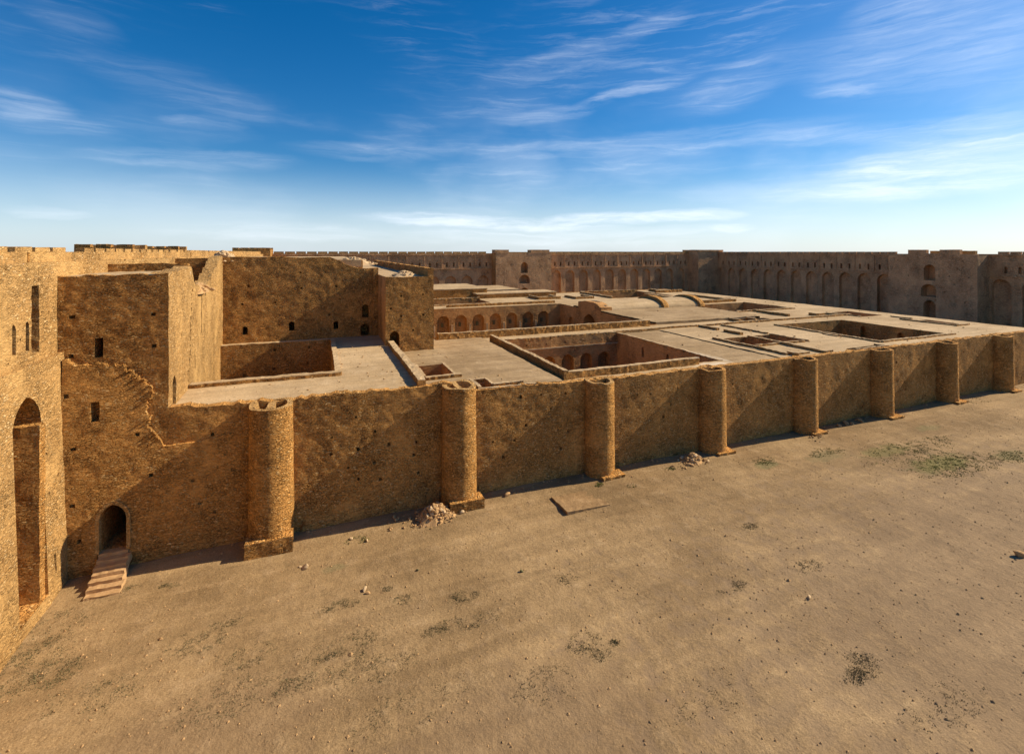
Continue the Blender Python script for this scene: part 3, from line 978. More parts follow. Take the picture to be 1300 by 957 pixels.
def court(name, label, box_, zt, zf, mats=None, ops=None, res=.4, group=None, kerb=(), mat=None):
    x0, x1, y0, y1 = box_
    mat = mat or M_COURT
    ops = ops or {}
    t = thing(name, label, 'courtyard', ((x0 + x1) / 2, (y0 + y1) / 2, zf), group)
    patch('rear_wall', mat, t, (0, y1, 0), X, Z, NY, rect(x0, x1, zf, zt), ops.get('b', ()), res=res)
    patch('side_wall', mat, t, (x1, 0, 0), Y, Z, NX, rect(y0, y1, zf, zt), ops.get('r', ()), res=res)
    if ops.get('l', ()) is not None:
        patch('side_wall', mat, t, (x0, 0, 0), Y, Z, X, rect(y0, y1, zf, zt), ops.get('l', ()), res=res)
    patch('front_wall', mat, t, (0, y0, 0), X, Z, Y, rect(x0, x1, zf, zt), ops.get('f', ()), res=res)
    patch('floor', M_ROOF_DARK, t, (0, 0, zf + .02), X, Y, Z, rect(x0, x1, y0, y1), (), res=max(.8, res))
    for (a, b, c, d, z0, z1) in kerb:
        MB().box(a, b, c, d, z0, z1 - .05, .25, 1.7).obj('kerb', M_RUBBLE, t)
        MB().box(a + .01, b - .01, c + .01, d - .01, z1 - .06, z1, .25, 1.7).obj('pale_cap', M_ROOF, t)  # thin slab that makes the kerb top paler than its faces
    return t


G_C = 'sunken courtyards in the palace roof'
court('courtyard', 'deep walled court between the ruined block and the bare upper terrace', (-9.95, 1.25, 42.35, 58.9), 8.95, .5,
      ops={'l': None, 'b': [(hole(a, b, .24, .24), .4, None) for a, b in ((-4.5, 8.2), (-1, 8.3), (-4.6, 6.2), (-1.2, 6.5), (-7.5, 5.7), (-2.5, 4))]},
      res=.3, group=G_C, mat=M_RUBBLE,
      kerb=((-8.9, 1.75, 41.75, 42.4, 8.7, 9.22), (1.22, 1.72, 42.38, 59.3, 8.7, 9.12), (-9.6, 1.25, 58.9, 59.4, 8.7, 9.05)))
lw = []
court('courtyard', 'large sunken court with three arches under a ledge and low wall around its mouth', MAIN, RZ + .05, .4, group=G_C,
      ops={'b': [(arch(36.35 - 2.8 * k, .92, .5, 4.45, .92, 12, .5), 1.0, 'niche') for k in range(6)] + [(hole(36.0 - 2.8 * k, 7.0, .18, .2), .3, None) for k in range(5)],
           'r': [(arch(51.0, .24, 5.55, 6.45, .4, 8), .7, 'window'), (arch(46.3, .24, 5.55, 6.45, .4, 8), .7, 'window'), (arch(41.8, .24, 5.55, 6.45, .4, 8), .7, 'window')]},
      res=.3, kerb=((19.95, 20.4, 37.5, 57.3, 7.7, 8.6), (20.4, 35.3, 37.65, 38.2, 7.6, 8.42), (20.4, 38.5, 56.7, 57.1, 7.6, 7.95), (38.5, 38.9, 38.2, 57.0, 7.5, 7.82)))
MB().box(20.4, 38.48, 56.58, 56.72, 6.35, 6.5, .5).obj('ledge', M_ROOF, bpy.data.objects['courtyard.001'])
court('courtyard', 'court of honour behind, lined by an arcade of orange plastered blind arches', CENT, 7.9, .6, group=G_C,
      ops={'b': [(arch(44.3 - 3.62 * k, 1.22, .7, 5.3, 1.2, 12, .4), 1.1, 'niche') for k in range(8)],
           'r': [(arch(80.5, 2.2, .7, 5.3, 1.75, 14, .7), 4.0, 'iwan_arch'), (arch(87.7, 1.0, .7, 4.6, 1.1, 10, .4), .5, 'niche'), (arch(73.2, 1.0, .7, 4.6, 1.1, 10, .4), .5, 'niche')]},
      res=.4, kerb=((14, 46.6, 59.95, 60.5, 7.6, 8.66),))
c2 = bpy.data.objects['courtyard.002']
for k in range(8):
    xx = 44.3 - 3.62 * k
    MB().box(xx - .22, xx + .22, 93.35, 93.62, 4.1, 4.9, .5, 0).obj('arch_window_shade', M_SCRUB, c2)  # solid dark block, its colour stands in for the shade inside the window
    if k < 7:
        MB().box(xx - 1.81 - .22, xx - 1.81 + .22, 92.3, 92.62, .7, 4.6, .5).obj('pier', M_ROOF, c2)
court('courtyard', 'plain rectangular court with two dark doorways near the right hand towers', RIGHT, RZ + .05, .4, group=G_C, mat=M_RUBBLE,
      ops={'r': [(arch(50.2, .42, 5.6, 6.8, .45, 8), .8, 'doorway'), (arch(44.9, .42, 5.3, 6.6, .45, 8), .8, 'doorway')]},
      res=.4, kerb=((64.9, 65.25, 38.5, 53.7, 7.6, 7.95), (65.2, 80.6, 38.35, 38.7, 7.6, 7.98)))
court('courtyard', 'farthest large roof court, directly before the distant back arcade', PIT_A, 7.85, 3.2, group=G_C, kerb=((66.2, 84.5, 114.5, 115.0, 7.6, 8.3), (66.0, 66.5, 99.5, 115, 7.6, 8.2)))
court('courtyard', 'ruined edged court with crumbled left side beyond the barrel vault', PIT_B, 7.85, 2.8, group=G_C, kerb=((72.3, 87.6, 67.6, 68.0, 7.6, 8.0), (87.3, 87.7, 68, 80, 7.6, 7.95)))
G_P = 'small open light shafts in the palace roof'


def shaft(label, b, zt, kerb=(), zf=None):
    return court('light_shaft', label, b, zt, zt - 4 if zf is None else zf, group=G_P, mat=M_COURT, res=.4, kerb=kerb)


shaft('square light shaft behind the second tower, against the dividing low wall', (8.5, 11.05, 41.0, 45.9), 8.15,
      ((7.5, 8.5, 40.9, 46.1, 7.9, 8.46), (8.4, 11.6, 40.55, 41.0, 7.9, 8.40), (11.05, 11.3, 41.0, 46.1, 7.9, 8.26)))
shaft('tiny light shaft touching the top of the second round tower', (12.0, 12.95, 36.5, 38.5), 8.15, ((11.7, 12.0, 36.2, 38.8, 7.9, 8.35), (12.95, 13.2, 36.5, 38.7, 7.9, 8.35), (12.0, 13.0, 38.5, 38.8, 7.9, 8.35)))
shaft('right hand one of two adjoining light shafts amid long low walls', PIT_D, RZ + .05, ((57.1, 57.4, 42.4, 48.0, 7.6, 7.95),))
shaft('left hand one of two adjoining light shafts amid long low walls', PIT_E, RZ + .05)
shaft('shallow light shaft beside the top of the sixth round tower', PIT_F, RZ + .05, ((56.8, 62.6, 36.2, 36.45, 7.6, 7.98), (62.3, 62.7, 36.4, 37.7, 7.6, 7.95)))
shaft('light shaft nearest the roof corner at the far right', PIT_G, RZ + .05, ((90.0, 93.5, 42.7, 43.0, 7.6, 8.0), (89.9, 90.2, 43, 50.5, 7.6, 7.98)))
shaft('narrow light shaft at the right end of the raised terrace', PIT_H, RZ + .05, ((62.6, 63.0, 58.2, 60.3, 7.6, 8.2), (66.3, 66.7, 58.4, 60.2, 5, 8.1)))
shaft('broad light shaft behind the arcade of the court of honour', PIT_I, RZ + .15, ((15, 35.4, 108.5, 109, 7.6, 8.3), (14, 28, 98.6, 99.1, 7.6, 8.0)))
shaft('light shaft on the far right roof before the shaded gate tower', PIT_J, RZ + .05, ((87.2, 87.5, 55, 61.2, 7.6, 7.95),))

# low walls lying on the roofs
G_L = 'low broken walls on the palace roof'


def low_wall(label, boxes, mat=None):
    xs = [b[0] for b in boxes]; ys = [b[2] for b in boxes]
    t = thing('low_wall', label, 'low wall', (sum(xs) / len(xs), sum(ys) / len(ys), boxes[0][4]), G_L)
    for b in boxes:
        MB().box(*b[:5], b[5] - .05, .28, 1.7).obj('masonry', mat or M_RUBBLE, t)
        MB().box(b[0] + .01, b[1] - .01, b[2] + .01, b[3] - .01, b[5] - .06, b[5], .28, 1.7).obj('pale_cap', M_ROOF, t)  # thin slab on top, paler than the wall faces below
    return t


low_wall('long low dividing wall between the upper terrace and the earthy lower roof', [(6.88, 7.5, 36.1, 53.1, 8.0, 9.42)])
low_wall('low wall stub running right from the top of the second tower', [(13.0, 15.6, 36.4, 36.75, 8.0, 8.42), (11.6, 16.6, 36.0, 36.2, 7.9, 8.25)])
low_wall('long low wall crossing the roof behind the plain rectangular court', [(38.4, 88.0, 57.0, 57.45, 7.5, 8.02)])
low_wall('long low wall left of the two adjoining light shafts', [(47.3, 47.65, 37.6, 48.3, 7.6, 8.02)])
low_wall('long low wall running between the two adjoining light shafts', [(52.28, 52.68, 36.6, 47.2, 7.6, 8.05)])
low_wall('thin low wall running from the crossing wall toward right hand adjoining shaft', [(57.15, 57.45, 48.4, 56.6, 7.6, 7.98)])
low_wall('short low wall nearest the long crossing wall, left of the others', [(53.0, 53.5, 53.2, 56.8, 7.6, 8.08)])
low_wall('short low wall just behind the two adjoining light shafts', [(53.0, 53.5, 49.0, 52.0, 7.6, 8.12)])
low_wall('small low wall stub just behind the top of the fifth round tower', [(47.9, 48.3, 36.9, 38.0, 7.6, 8.1), (48.6, 50.6, 37.3, 37.6, 7.6, 7.98)])
low_wall('thin low wall stub parallel to the front edge between fifth and sixth towers', [(52.7, 54.0, 37.0, 37.3, 7.6, 7.98)])
low_wall('low wall along the front of the two adjoining light shafts', [(48.3, 56.4, 42.2, 42.55, 7.6, 7.98)])
low_wall('dark straight low wall on bare roof right of the raised terrace', [(76.0, 76.5, 60.0, 67.4, 7.6, 8.2)])
low_wall('short dark low wall on far bare roof behind the plain rectangular court', [(81.2, 81.7, 58.6, 60.1, 7.6, 8.2), (82.2, 86.0, 59.0, 59.3, 7.6, 8.1), (84.6, 85, 57.7, 59, 7.6, 8.1)])
low_wall('tiny low wall stub beside the left edge of the plain rectangular court', [(66.9 - 2.9, 67.3 - 2.9, 43.3, 45.4, 7.6, 7.9)])
low_wall('low ring of walls before the distant gate tower with paired arches', [(48, 54, 103, 103.4, 7.6, 8.4), (48, 48.4, 103, 109, 7.6, 8.4), (53.6, 54, 103, 109, 7.6, 8.3)])
low_wall('low ring of walls left of the farthest large roof court', [(57, 62, 101, 101.4, 7.6, 8.3), (57, 57.4, 101, 107, 7.6, 8.3), (61.6, 62, 101, 107, 7.6, 8.3)])
low_wall('low parapet along the strip roof over the court arcade', [(24, 48.5, 95.4, 95.9, 7.6, 8.3)])
low_wall('crumbled low walls right of the barrel vault on the skyline side', [(72.6, 88, 82.5, 83.0, 7.6, 8.4), (74, 84, 90.5, 91, 7.6, 8.3), (88, 90, 86, 98, 7.6, 8.2), (78, 79, 92, 103, 7.6, 8.3)])
low_wall('thin low wall before the far corner tower, at the back of the roof', [(86, 95, 108, 108.5, 7.6, 8.5), (88, 88.5, 108, 114, 7.6, 8.5)])
low_wall('thin low wall beside the light shaft at the far right roof corner', [(92.3, 92.7, 50.0, 53.2, 7.6, 7.95)])

# annexes beyond the court of honour
ax = thing('annex_building', 'flat pale roofed annex beyond the court, left of the distant gate tower', 'building', (26, 120, 0))
MB().box(12, 39.0, 114, 133, 0, 9.85, .8, 1.2).obj('masonry', M_RUBBLE, ax)
MB().box(11.9, 39.1, 113.9, 133.1, 9.8, 9.98, .8, 1.2).obj('roof', M_ROOF, ax)
ax = thing('annex_building', 'lower pale roofed annex in front of the distant gate tower', 'building', (46, 120, 0))
MB().box(39.3, 49.5, 118.5, 134, 0, 9.0, .8, 1.2).obj('masonry', M_RUBBLE, ax)
MB().box(39.2, 49.6, 118.4, 134.1, 8.95, 9.15, .8, 1.2).obj('roof', M_ROOF, ax)
ax = thing('annex_building', 'long slab roofed annex right before the foot of the distant gate tower', 'building', (48, 113, 0))
MB().box(35.4, 56.5, 110.5, 117.2, 7.5, 8.75, .6, 1.2).obj('masonry', M_RUBBLE, ax)
MB().box(35.3, 56.6, 110.4, 117.3, 8.7, 8.9, .6, 1.2).obj('roof', M_ROOF, ax)

# barrel vault and iwan front
vt = thing('barrel_vault', 'pale plastered barrel vault roof with dark ruined ribs on the raised terrace', 'vault', (60, 80.4, 8.1))


def vault_seg(x0, x1, lift, mat, name, nx=20):
    yc, hs, rise = 80.4, 4.2 + lift * .6, 1.5 + lift
    n = 18
    m = MB()
    xs = np.linspace(x0, x1, nx + 1)
    P = []
    for xx in xs:
        for j in range(n + 1):
            t = math.pi * j / n
            P.append((xx, yc - hs * math.cos(t), 8.05 + rise * math.sin(t)))
    Pd = D(np.array(P), 1.5)
    F = [(i * (n + 1) + j, i * (n + 1) + j + 1, (i + 1) * (n + 1) + j + 1, (i + 1) * (n + 1) + j) for i in range(nx) for j in range(n)]
    F = [f[::-1] for f in F]
    F.append(tuple(range(n + 1)))
    F.append(tuple(nx * (n + 1) + j for j in reversed(range(n + 1))))
    m.add(Pd, F)
    return m.obj(name, mat, vt, True)


vault_seg(49.5, 62.2, 0, M_ROOF, 'vault_shell')
vault_seg(62.2, 63.5, .6, M_RUBBLE, 'rib', 4)
vault_seg(63.5, 71.2, 0, M_ROOF, 'vault_shell')
vault_seg(71.2, 72.5, .5, M_RUBBLE, 'rib', 4)
iw = thing('iwan_front', 'orange arched gateway front rising at the end of the barrel vault', 'gateway', (49.3, 80.4, 7.5))
tp = [(84.6, 9.1), (82, 9.45), (79, 9.48), (77.6, 9.25), (76.7, 8.75), (76.1, 8.2)]
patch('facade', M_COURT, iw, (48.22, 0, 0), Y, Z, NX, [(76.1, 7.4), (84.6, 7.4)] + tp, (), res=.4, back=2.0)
MB().box(48.3, 50.6, 76.2, 84.5, 8.0, 8.75, .5).obj('masonry', M_COURT, iw)

# ------------------------------------------------------------------ far enclosure walls with blind arcades
BYW, RXW = 153.0, 148.0
bw = thing('enclosure_wall', 'distant back enclosure wall with blind arcade and rows of paired slits', 'wall', (70, BYW, 0))
bo = []
for k in range(15):
    xc = 78.3 + 5.55 * k
    if xc > 137:
        break
    bo.append((arch(xc, 1.85, .3, 10.7, 1.8, 12), 1.0, 'niche'))
for k in range(8):
    xc = 51.0 - 5.62 * k
    if xc < 10:
        break
    bo.append((arch(xc, 1.85, .3, 9.4, 1.7, 12), 1.0, 'niche'))
slx = []
for k in range(-1, 30):
    xc = 11.7 + 5.6 * k
    for s in (-1.15, 1.15):
        xx = xc + s
        if xx > 12 and xx < 137 and not (53 < xx < 75.5):
            bo.append((rect(xx - .3, xx + .3, 14.1, 15.5), .8, 'slit_window'))
patch('masonry', M_BRICK, bw, (0, BYW, 0), X, Z, NY, rect(-13, RXW, -.5, 18.5), bo, res=.9, back=.1)
def merlons_x(parent, x0, x1, y, z0, z1, L, gap, mat, skip=()):
    x = x0
    while x < x1:
        if not any(a < x + L / 2 < b for a, b in skip):
            MB().box(x, x + L, y, y + .6, z0, z1, 1.5, .8).obj('merlon', mat, parent)
        x += L + gap
for k in range(30):
    xc = 8.9 + 5.6 * k
    if 12 < xc < 136 and not (53 < xc < 75.5):
        MB().box(xc - .2, xc + .2, BYW - .22, BYW + .1, 13.7, 18.0, 1.0).obj('pilaster', M_BRICK, bw)
MB().box(-13, 137, BYW - .28, BYW + .1, 13.35, 13.65, 1.2).obj('string_course', M_BRICK, bw)
MB().box(-13, 137, BYW - .25, BYW + .1, 18.0, 18.5, 1.2).obj('string_course', M_BRICK, bw)
MB().box(-13, RXW, BYW + .1, BYW + 3, 17, 18.5, 2).obj('wall_walk', M_BRICK, bw)
merlons_x(bw, -12, 137, BYW - .2, 18.45, 19.12, 2.6, .32, M_NORTH, skip=((53, 76),))

rw = thing('enclosure_wall', 'dark shaded right hand enclosure wall with blind arcade and merlons', 'wall', (RXW, 80, 0))
ro = []
for k in range(-12, 14):
    yc = 86.9 + 5.42 * k
    if 62.5 + 3.5 < yc < 84.5 or yc > 149 or yc < 18:
        continue
    if yc < 66:
        continue
    ro.append((arch(yc, 1.9, .3, 10.9, 1.85, 12), 1.1, 'niche'))
for k in range(8):
    ro.append((arch(61.86 - 5.42 * k, 1.8, .3, 10.8, 1.8, 12), 1.1, 'niche'))
for k in range(-12, 14):
    yc = 86.9 + 5.42 * k
    for s in (-1.2, 1.2):
        yy = yc + s
        if yy > 146 or yy < 18 or 62.5 < yy < 84.5:
            continue
        ro.append((rect(yy - .3, yy + .3, 14.0, 15.5), .8, 'slit_window'))
patch('masonry', M_BRICK, rw, (RXW, 0, 0), Y, Z, NX, rect(15, 152.6, -.5, 18.5), ro, res=.8, back=.1)
for k in range(-12, 14):
    yc = 89.6 + 5.42 * k
    if yc > 146 or yc < 16 or 62 < yc < 84:
        continue
    MB().box(RXW - .2, RXW + .1, yc - .15, yc + .15, 13.6, 18.2, 1.0).obj('pilaster', M_BRICK, rw)
MB().box(RXW - .25, RXW + .1, 15, 146, 13.2, 13.5, 1.2).obj('string_course', M_BRICK, rw)
MB().box(RXW - .3, RXW + .1, 15, 146, 18.1, 18.5, 1.2).obj('string_course', M_BRICK, rw)
MB().box(RXW + .1, RXW + 3, 15, 152, 17, 18.5, 2).obj('wall_walk', M_BRICK, rw)
y = 16.0
while y < 146:
    if not (62.3 < y + 1 < 84):
        MB().box(RXW - .2, RXW + .4, y, y + 1.85, 18.45, 19.08, 1.5, .8).obj('merlon', M_BRICK, rw)
    y += 2.12

# distant gate towers
gt = thing('gate_tower', 'tall distant gate tower with two stacked arched openings and two turrets', 'tower', (64, 149, 0))
TX0, TX1, TY = 54.0, 74.4, 149.0
to = [(arch(64.3, 1.25, 11.9, 14.3, 1.3, 12, .7), 2.2, 'arched_opening'), (arch(64.3, 1.95, 8.4, 9.6, 1.8, 12, .2), 2.2, 'arched_opening'), (arch(64.3, 1.5, 3.5, 5.6, 1.4, 10, .3), 2.2, 'arched_opening')]
to += putlogs(54.5, 74, 9, 17.5, 3.6, 1.9, p=.4, size=.3)
patch('masonry', M_BRICK, gt, (0, TY, 0), X, Z, NY, rect(TX0, TX1, 0, 18.75), to, res=.6, back=.3)
patch('flank', M_COURT, gt, (TX0, 0, 0), Y, Z, NX, rect(TY, BYW, 0, 18.75), (), res=.7)
patch('flank', M_BRICK, gt, (TX1, 0, 0), Y, Z, X, rect(TY, BYW, 0, 18.75), (), res=.7)
MB().box(TX0 + .1, TX1 - .1, TY + .1, BYW, 18.2, 18.72, 1.2).obj('roof', M_ROOF, gt)
MB().box(TX0 - .3, TX0 + 4.6, TY - .1, TY + 3, 18.7, 19.75, .7).obj('turret', M_BRICK, gt)
MB().box(66.7, 73.6, TY - .1, TY + 3, 18.7, 19.75, .7).obj('turret', M_BRICK, gt)
MB().box(TX0 + 4.7, 66.6, TY + .0, TY + .6, 18.7, 19.0, .7).obj('parapet', M_NORTH, gt)

ge = thing('gate_tower', 'dark shaded gate tower with three stacked arches near the right edge', 'tower', (143, 73.4, 0))
GY0, GY1, GXE = 64.0, 83.0, 143.0
go = [(arch(73.55, 1.25, 11.85, 14.6, 1.25, 12, .3), 2.4, 'arched_opening'), (arch(73.75, 1.65, 7.75, 9.4, 1.5, 12, .1), 2.4, 'arched_opening'), (arch(73.55, 1.35, 1.5, 5.3, 1.55, 12, .6), 2.6, 'arched_opening')]
go += putlogs(64.5, 82.5, 7, 17.5, 3.6, 2.0, p=.5, size=.3)
patch('masonry', M_BRICK, ge, (GXE, 0, 0), Y, Z, NX, rect(GY0, GY1, 0, 18.1), go, res=.5, back=.3)
patch('flank', M_BRICK, ge, (0, GY0, 0), X, Z, NY, rect(GXE, RXW, 0, 18.1), (), res=.6)
patch('flank', M_BRICK, ge, (0, GY1, 0), X, Z, Y, rect(GXE, RXW, 0, 18.1), (), res=.8)
MB().box(GXE + .1, RXW + 3, GY0 + .1, GY1 - .1, 17.5, 18.05, 1.2).obj('roof', M_ROOF, ge)
MB().box(GXE + .0, GXE + 1.2, 74.3, 78.3, 18.05, 19.55, .6).obj('turret', M_BRICK, ge)
MB().box(GXE + .0, GXE + 1.2, 67.4, 71.4, 18.05, 19.55, .6).obj('turret', M_BRICK, ge)
MB().box(GXE + 3.5, GXE + 4.5, 66.0, 69.0, 18.05, 19.3, .6).obj('turret', M_NORTH, ge)
MB().box(GXE + 3.5, GXE + 4.5, 72.6, 75.2, 18.05, 19.3, .6).obj('turret', M_NORTH, ge)
MB().box(GXE + .0, GXE + .6, 71.45, 74.25, 18.05, 18.6, .6).obj('parapet', M_BRICK, ge)
MB().box(GXE + .0, GXE + .6, 64.0, 67.3, 18.05, 18.4, .6).obj('parapet', M_BRICK, ge)

ct = thing('corner_tower', 'plain square corner tower where the back and right enclosure walls meet', 'tower', (144, 150, 0))
MB().box(137.6, 150, 147.5, 156, 0, 19.2, .9, 1.2).obj('masonry', M_BRICK, ct)
MB().box(137.4, 150.2, 147.3, 156.2, 19.2, 19.85, .9, 1.2).obj('parapet', M_BRICK, ct)

# ------------------------------------------------------------------ loose stones
ICO_V = []
ph = (1 + 5 ** .5) / 2
for a, b in ((-1, ph), (1, ph), (-1, -ph), (1, -ph)):
    ICO_V.append((a, b, 0))
for a, b in ((-1, ph), (1, ph), (-1, -ph), (1, -ph)):
    ICO_V.append((0, a, b))
for a, b in ((ph, -1), (ph, 1), (-ph, -1), (-ph, 1)):
    ICO_V.append((a, 0, b))
ICO_V = np.array(ICO_V) / math.sqrt(1 + ph * ph)
ICO_F = [(0, 11, 5), (0, 5, 1), (0, 1, 7), (0, 7, 10), (0, 10, 11), (1, 5, 9), (5, 11, 4), (11, 10, 2), (10, 7, 6), (7, 1, 8), (3, 9, 4), (3, 4, 2), (3, 2, 6), (3, 6, 8), (3, 8, 9), (4, 9, 5), (2, 4, 11), (6, 2, 10), (8, 6, 7), (9, 8, 1)]


def sub_ico():
    V = [tuple(v) for v in ICO_V]
    idx = {}
    F = []

    def mid(a, b):
        k = (min(a, b), max(a, b))
        if k not in idx:
            p = (np.array(V[a]) + np.array(V[b]))
            V.append(tuple(p / np.linalg.norm(p)))
            idx[k] = len(V) - 1
        return idx[k]
    for a, b, c in ICO_F:
        x, y_, z = mid(a, b), mid(b, c), mid(c, a)
        F += [(a, x, z), (b, y_, x), (c, z, y_), (x, y_, z)]
    return np.array(V), F


SV, SF = sub_ico()


def stone_mesh(size, seed, flat=.7):
    r = np.random.default_rng(seed)
    V = SV.copy()
    for _ in range(7):      # chop planes off for angular faces
        n = r.normal(size=3)
        n /= np.linalg.norm(n)
        d = r.uniform(.55, .85)
        s = V @ n
        V = V - np.maximum(s - d, 0)[:, None] * n
    sc = np.array([r.uniform(.8, 1.3), r.uniform(.7, 1.0), flat * r.uniform(.7, 1.1)])
    return V * sc * size, SF


STONES = [None] * 10


def stone(loc, size, mat, label, group=None, seed=None, name='stone'):
    seed = seed if seed is not None else random.randrange(10)
    V, F = stone_mesh(1.0, seed)
    key = 'stone_%d_%s' % (seed, mat.name)
    me = bpy.data.meshes.get(key)
    if me is None:
        me = bpy.data.meshes.new(key)
        me.from_pydata(V.tolist(), [], F)
        me.materials.append(mat)
        me.update()
    o = bpy.data.objects.new(name, me)
    COL.objects.link(o)
    o.location = loc
    o.scale = (size, size, size)
    o.rotation_euler = (random.uniform(-.5, .5), random.uniform(-.5, .5), random.uniform(0, 6.28))
    tag(o, label, 'stone', group)
    return o


def heap(cx, cy, rx, ry, h, n, label, group, mlabel, lean=0.0):
    z0 = gz1(cx, cy)
    m = MB()                                       # gravelly core
    N = 22
    P, F = [], []
    for k in range(7):
        f = k / 6
        for a in range(N):
            t = 2 * math.pi * a / N
            rr = (1 - f) * (1.05 + .18 * math.sin(3 * t + cx) + .1 * math.sin(7 * t))
            P.append((cx + rx * rr * math.cos(t), cy + ry * rr * math.sin(t), z0 - .1 + (h * .75 + .1) * (1 - (1 - f) ** 1.3)))
    for k in range(6):
        for a in range(N):
            F.append((k * N + a, k * N + (a + 1) % N, (k + 1) * N + (a + 1) % N, (k + 1) * N + a))
    m.add(D(P, 1.6), F)
    r = np.random.default_rng(int(cx * 10))
    for k in range(260):                           # chips between the big stones
        t = r.uniform(0, 6.28)
        q = abs(r.normal(0, .62))
        px, py = cx + rx * q * math.cos(t), cy + ry * q * math.sin(t)
        V, F = stone_mesh(r.uniform(.035, .10), int(r.integers(10)))
        zz = max(gz1(px, py), z0 + h * .75 * (1 - min(1, q) ** 1.3))
        m.add(V + np.array((px, py, zz + .02)), F)
    tag(m.obj('rubble_core', M_STONE, None, False), mlabel, 'rubble', None, 'stuff')
    for k in range(n):
        t = random.uniform(0, 6.28)
        q = min(1.25, abs(random.gauss(0, .58)))
        px, py = cx + rx * q * math.cos(t), cy + ry * q * math.sin(t)
        zz = max(gz1(px, py), z0 + h * .78 * (1 - min(1, q) ** 1.3))
        s = random.uniform(.09, .19) if random.random() < .8 else random.uniform(.19, .28)
        stone((px, py, zz + s * .25), s, random.choice((M_STONE, M_STONE, M_STONE, M_PALE_STONE)), label, group)


heap(7.75, 33.95, 1.5, 1.05, 1.0, 85, 'angular tan stone in the sunlit heap left of the plinth of the second tower', 'stones of the heap beside the second tower',
     'bed of rubble chips under the sunlit stone heap by the second tower')
heap(31.3, 34.25, 1.25, .85, .75, 48, 'brown stone in the heap at the foot of the fourth round tower', 'stones of the heap beside the fourth tower',
     'bed of rubble chips under the stone heap by the fourth tower')
for k in range(9):
    px, py = random.uniform(28.6, 30.6), random.uniform(33.0, 34.2)
    stone((px, py, gz1(px, py) + .05), random.uniform(.07, .16), M_STONE, 'small stray stone scattered left of the heap by the fourth round tower', 'stray stones left of the fourth tower heap')
for k in range(8):
    px, py = random.uniform(4.3, 6.4), random.uniform(33.4, 35.2)
    stone((px, py, gz1(px, py) + .05), random.uniform(.08, .17), M_STONE, 'small stray stone scattered left of the heap by the second tower', 'stray stones left of the second tower heap')
for k in range(7):
    px, py = random.uniform(45.6, 47.6), random.uniform(33.0, 34.2)
    stone((px, py, gz1(px, py) + .05), random.uniform(.1, .2), M_STONE, 'small broken stone lying in front of the fifth round tower', 'broken stones before the fifth tower')
for k in range(9):  # stones added to stand in for a dark eroded hollow at the wall foot
    px, py = random.uniform(51.5, 56.5), random.uniform(34.7, 35.2)
    stone((px, py, gz1(px, py) + .05), random.uniform(.16, .32), M_STONE, 'stone added in place of the dark hollow at the wall foot between fifth and sixth towers', 'stones added for the dark hollow before the sixth tower')


def px2g(px, py, z=.1):
    zc = 611 * (19 - z) / (py - 320)
    xc = (px - 650) / 611 * zc
    c_, s_ = 611 / math.hypot(611, 245), 245 / math.hypot(611, 245)
    return c_ * xc + s_ * zc, -s_ * xc + c_ * zc


for (px, py, s, mt, lab) in (
        (388, 717, .24, M_PALE_STONE, 'pale stone lying alone in front of the nearest round tower plinth'),
        (381, 716, .12, M_PALE_STONE, 'smaller stone touching the pale stone before the nearest tower plinth'),
        (463, 745, .17, M_PALE_STONE, 'pale stone of the pair lying out in the open yard'),
        (467, 749, .13, M_STONE, 'brown stone of the pair lying out in the open yard'),
        (1295, 708, .34, M_STONE, 'rounded stone lying at the right edge of the yard'),
        (446, 682, .15, M_PALE_STONE, 'pale stone lying in a small patch of green weeds'),
        (466, 684, .14, M_PALE_STONE, 'pale stone at the right end of a small patch of green weeds'),
        (1027, 759, .16, M_PALE_STONE, 'solitary white stone in the right middle of the yard'),
        (644, 631, .26, M_STONE, 'dark stone in the wall shade between second and third round towers'),
        (530, 722, .10, M_SCRUB, 'tiny dark stone out in the yard below the sunlit stone heap'),
        (662, 724, .12, M_SCRUB, 'tiny dark stone in the middle of the open yard')):
    gx_, gy_ = px2g(px, py)
    stone((gx_, gy_, gz1(gx_, gy_) + s * .3), s, mt, lab)

m = MB()
rd = np.random.default_rng(21)
for k in range(900):
    cxk = rd.uniform(-8, 95)
    if rd.uniform() > .35 + .65 * vn(np.array([[cxk / 3.0, 0.5, 0.5]]), 77)[0]:
        continue
    yk = FY - .25 - abs(rd.normal(0, .45))
    V, F = stone_mesh(.03 + .10 * rd.uniform() ** 2.5, int(rd.integers(10)))
    m.add(V + np.array((cxk, yk, gz1(cxk, yk) + .01)), F)
tag(m.obj('wall_foot_debris', M_STONE), 'small stone debris fallen along the foot of the palace wall', 'debris', None, 'stuff')
# earth covered slab
sl_ = thing('concrete_slab', 'flat earth covered square slab tilted in the ground near the third tower', 'slab', (18.2, 31.9, .1))
m = MB()
m.box(16.55, 20.1, 30.6, 33.2, -.25, .0, .35, 1.4)
V = np.vstack(m.V)
V[:, 2] += .20 - .17 * (V[:, 0] - 16.5) / 3.5 - .10 * (V[:, 1] - 30.6) / 2.6 + gz1(18, 32)
mesh_obj('slab_top', V, m.F, M_CONC, sl_)

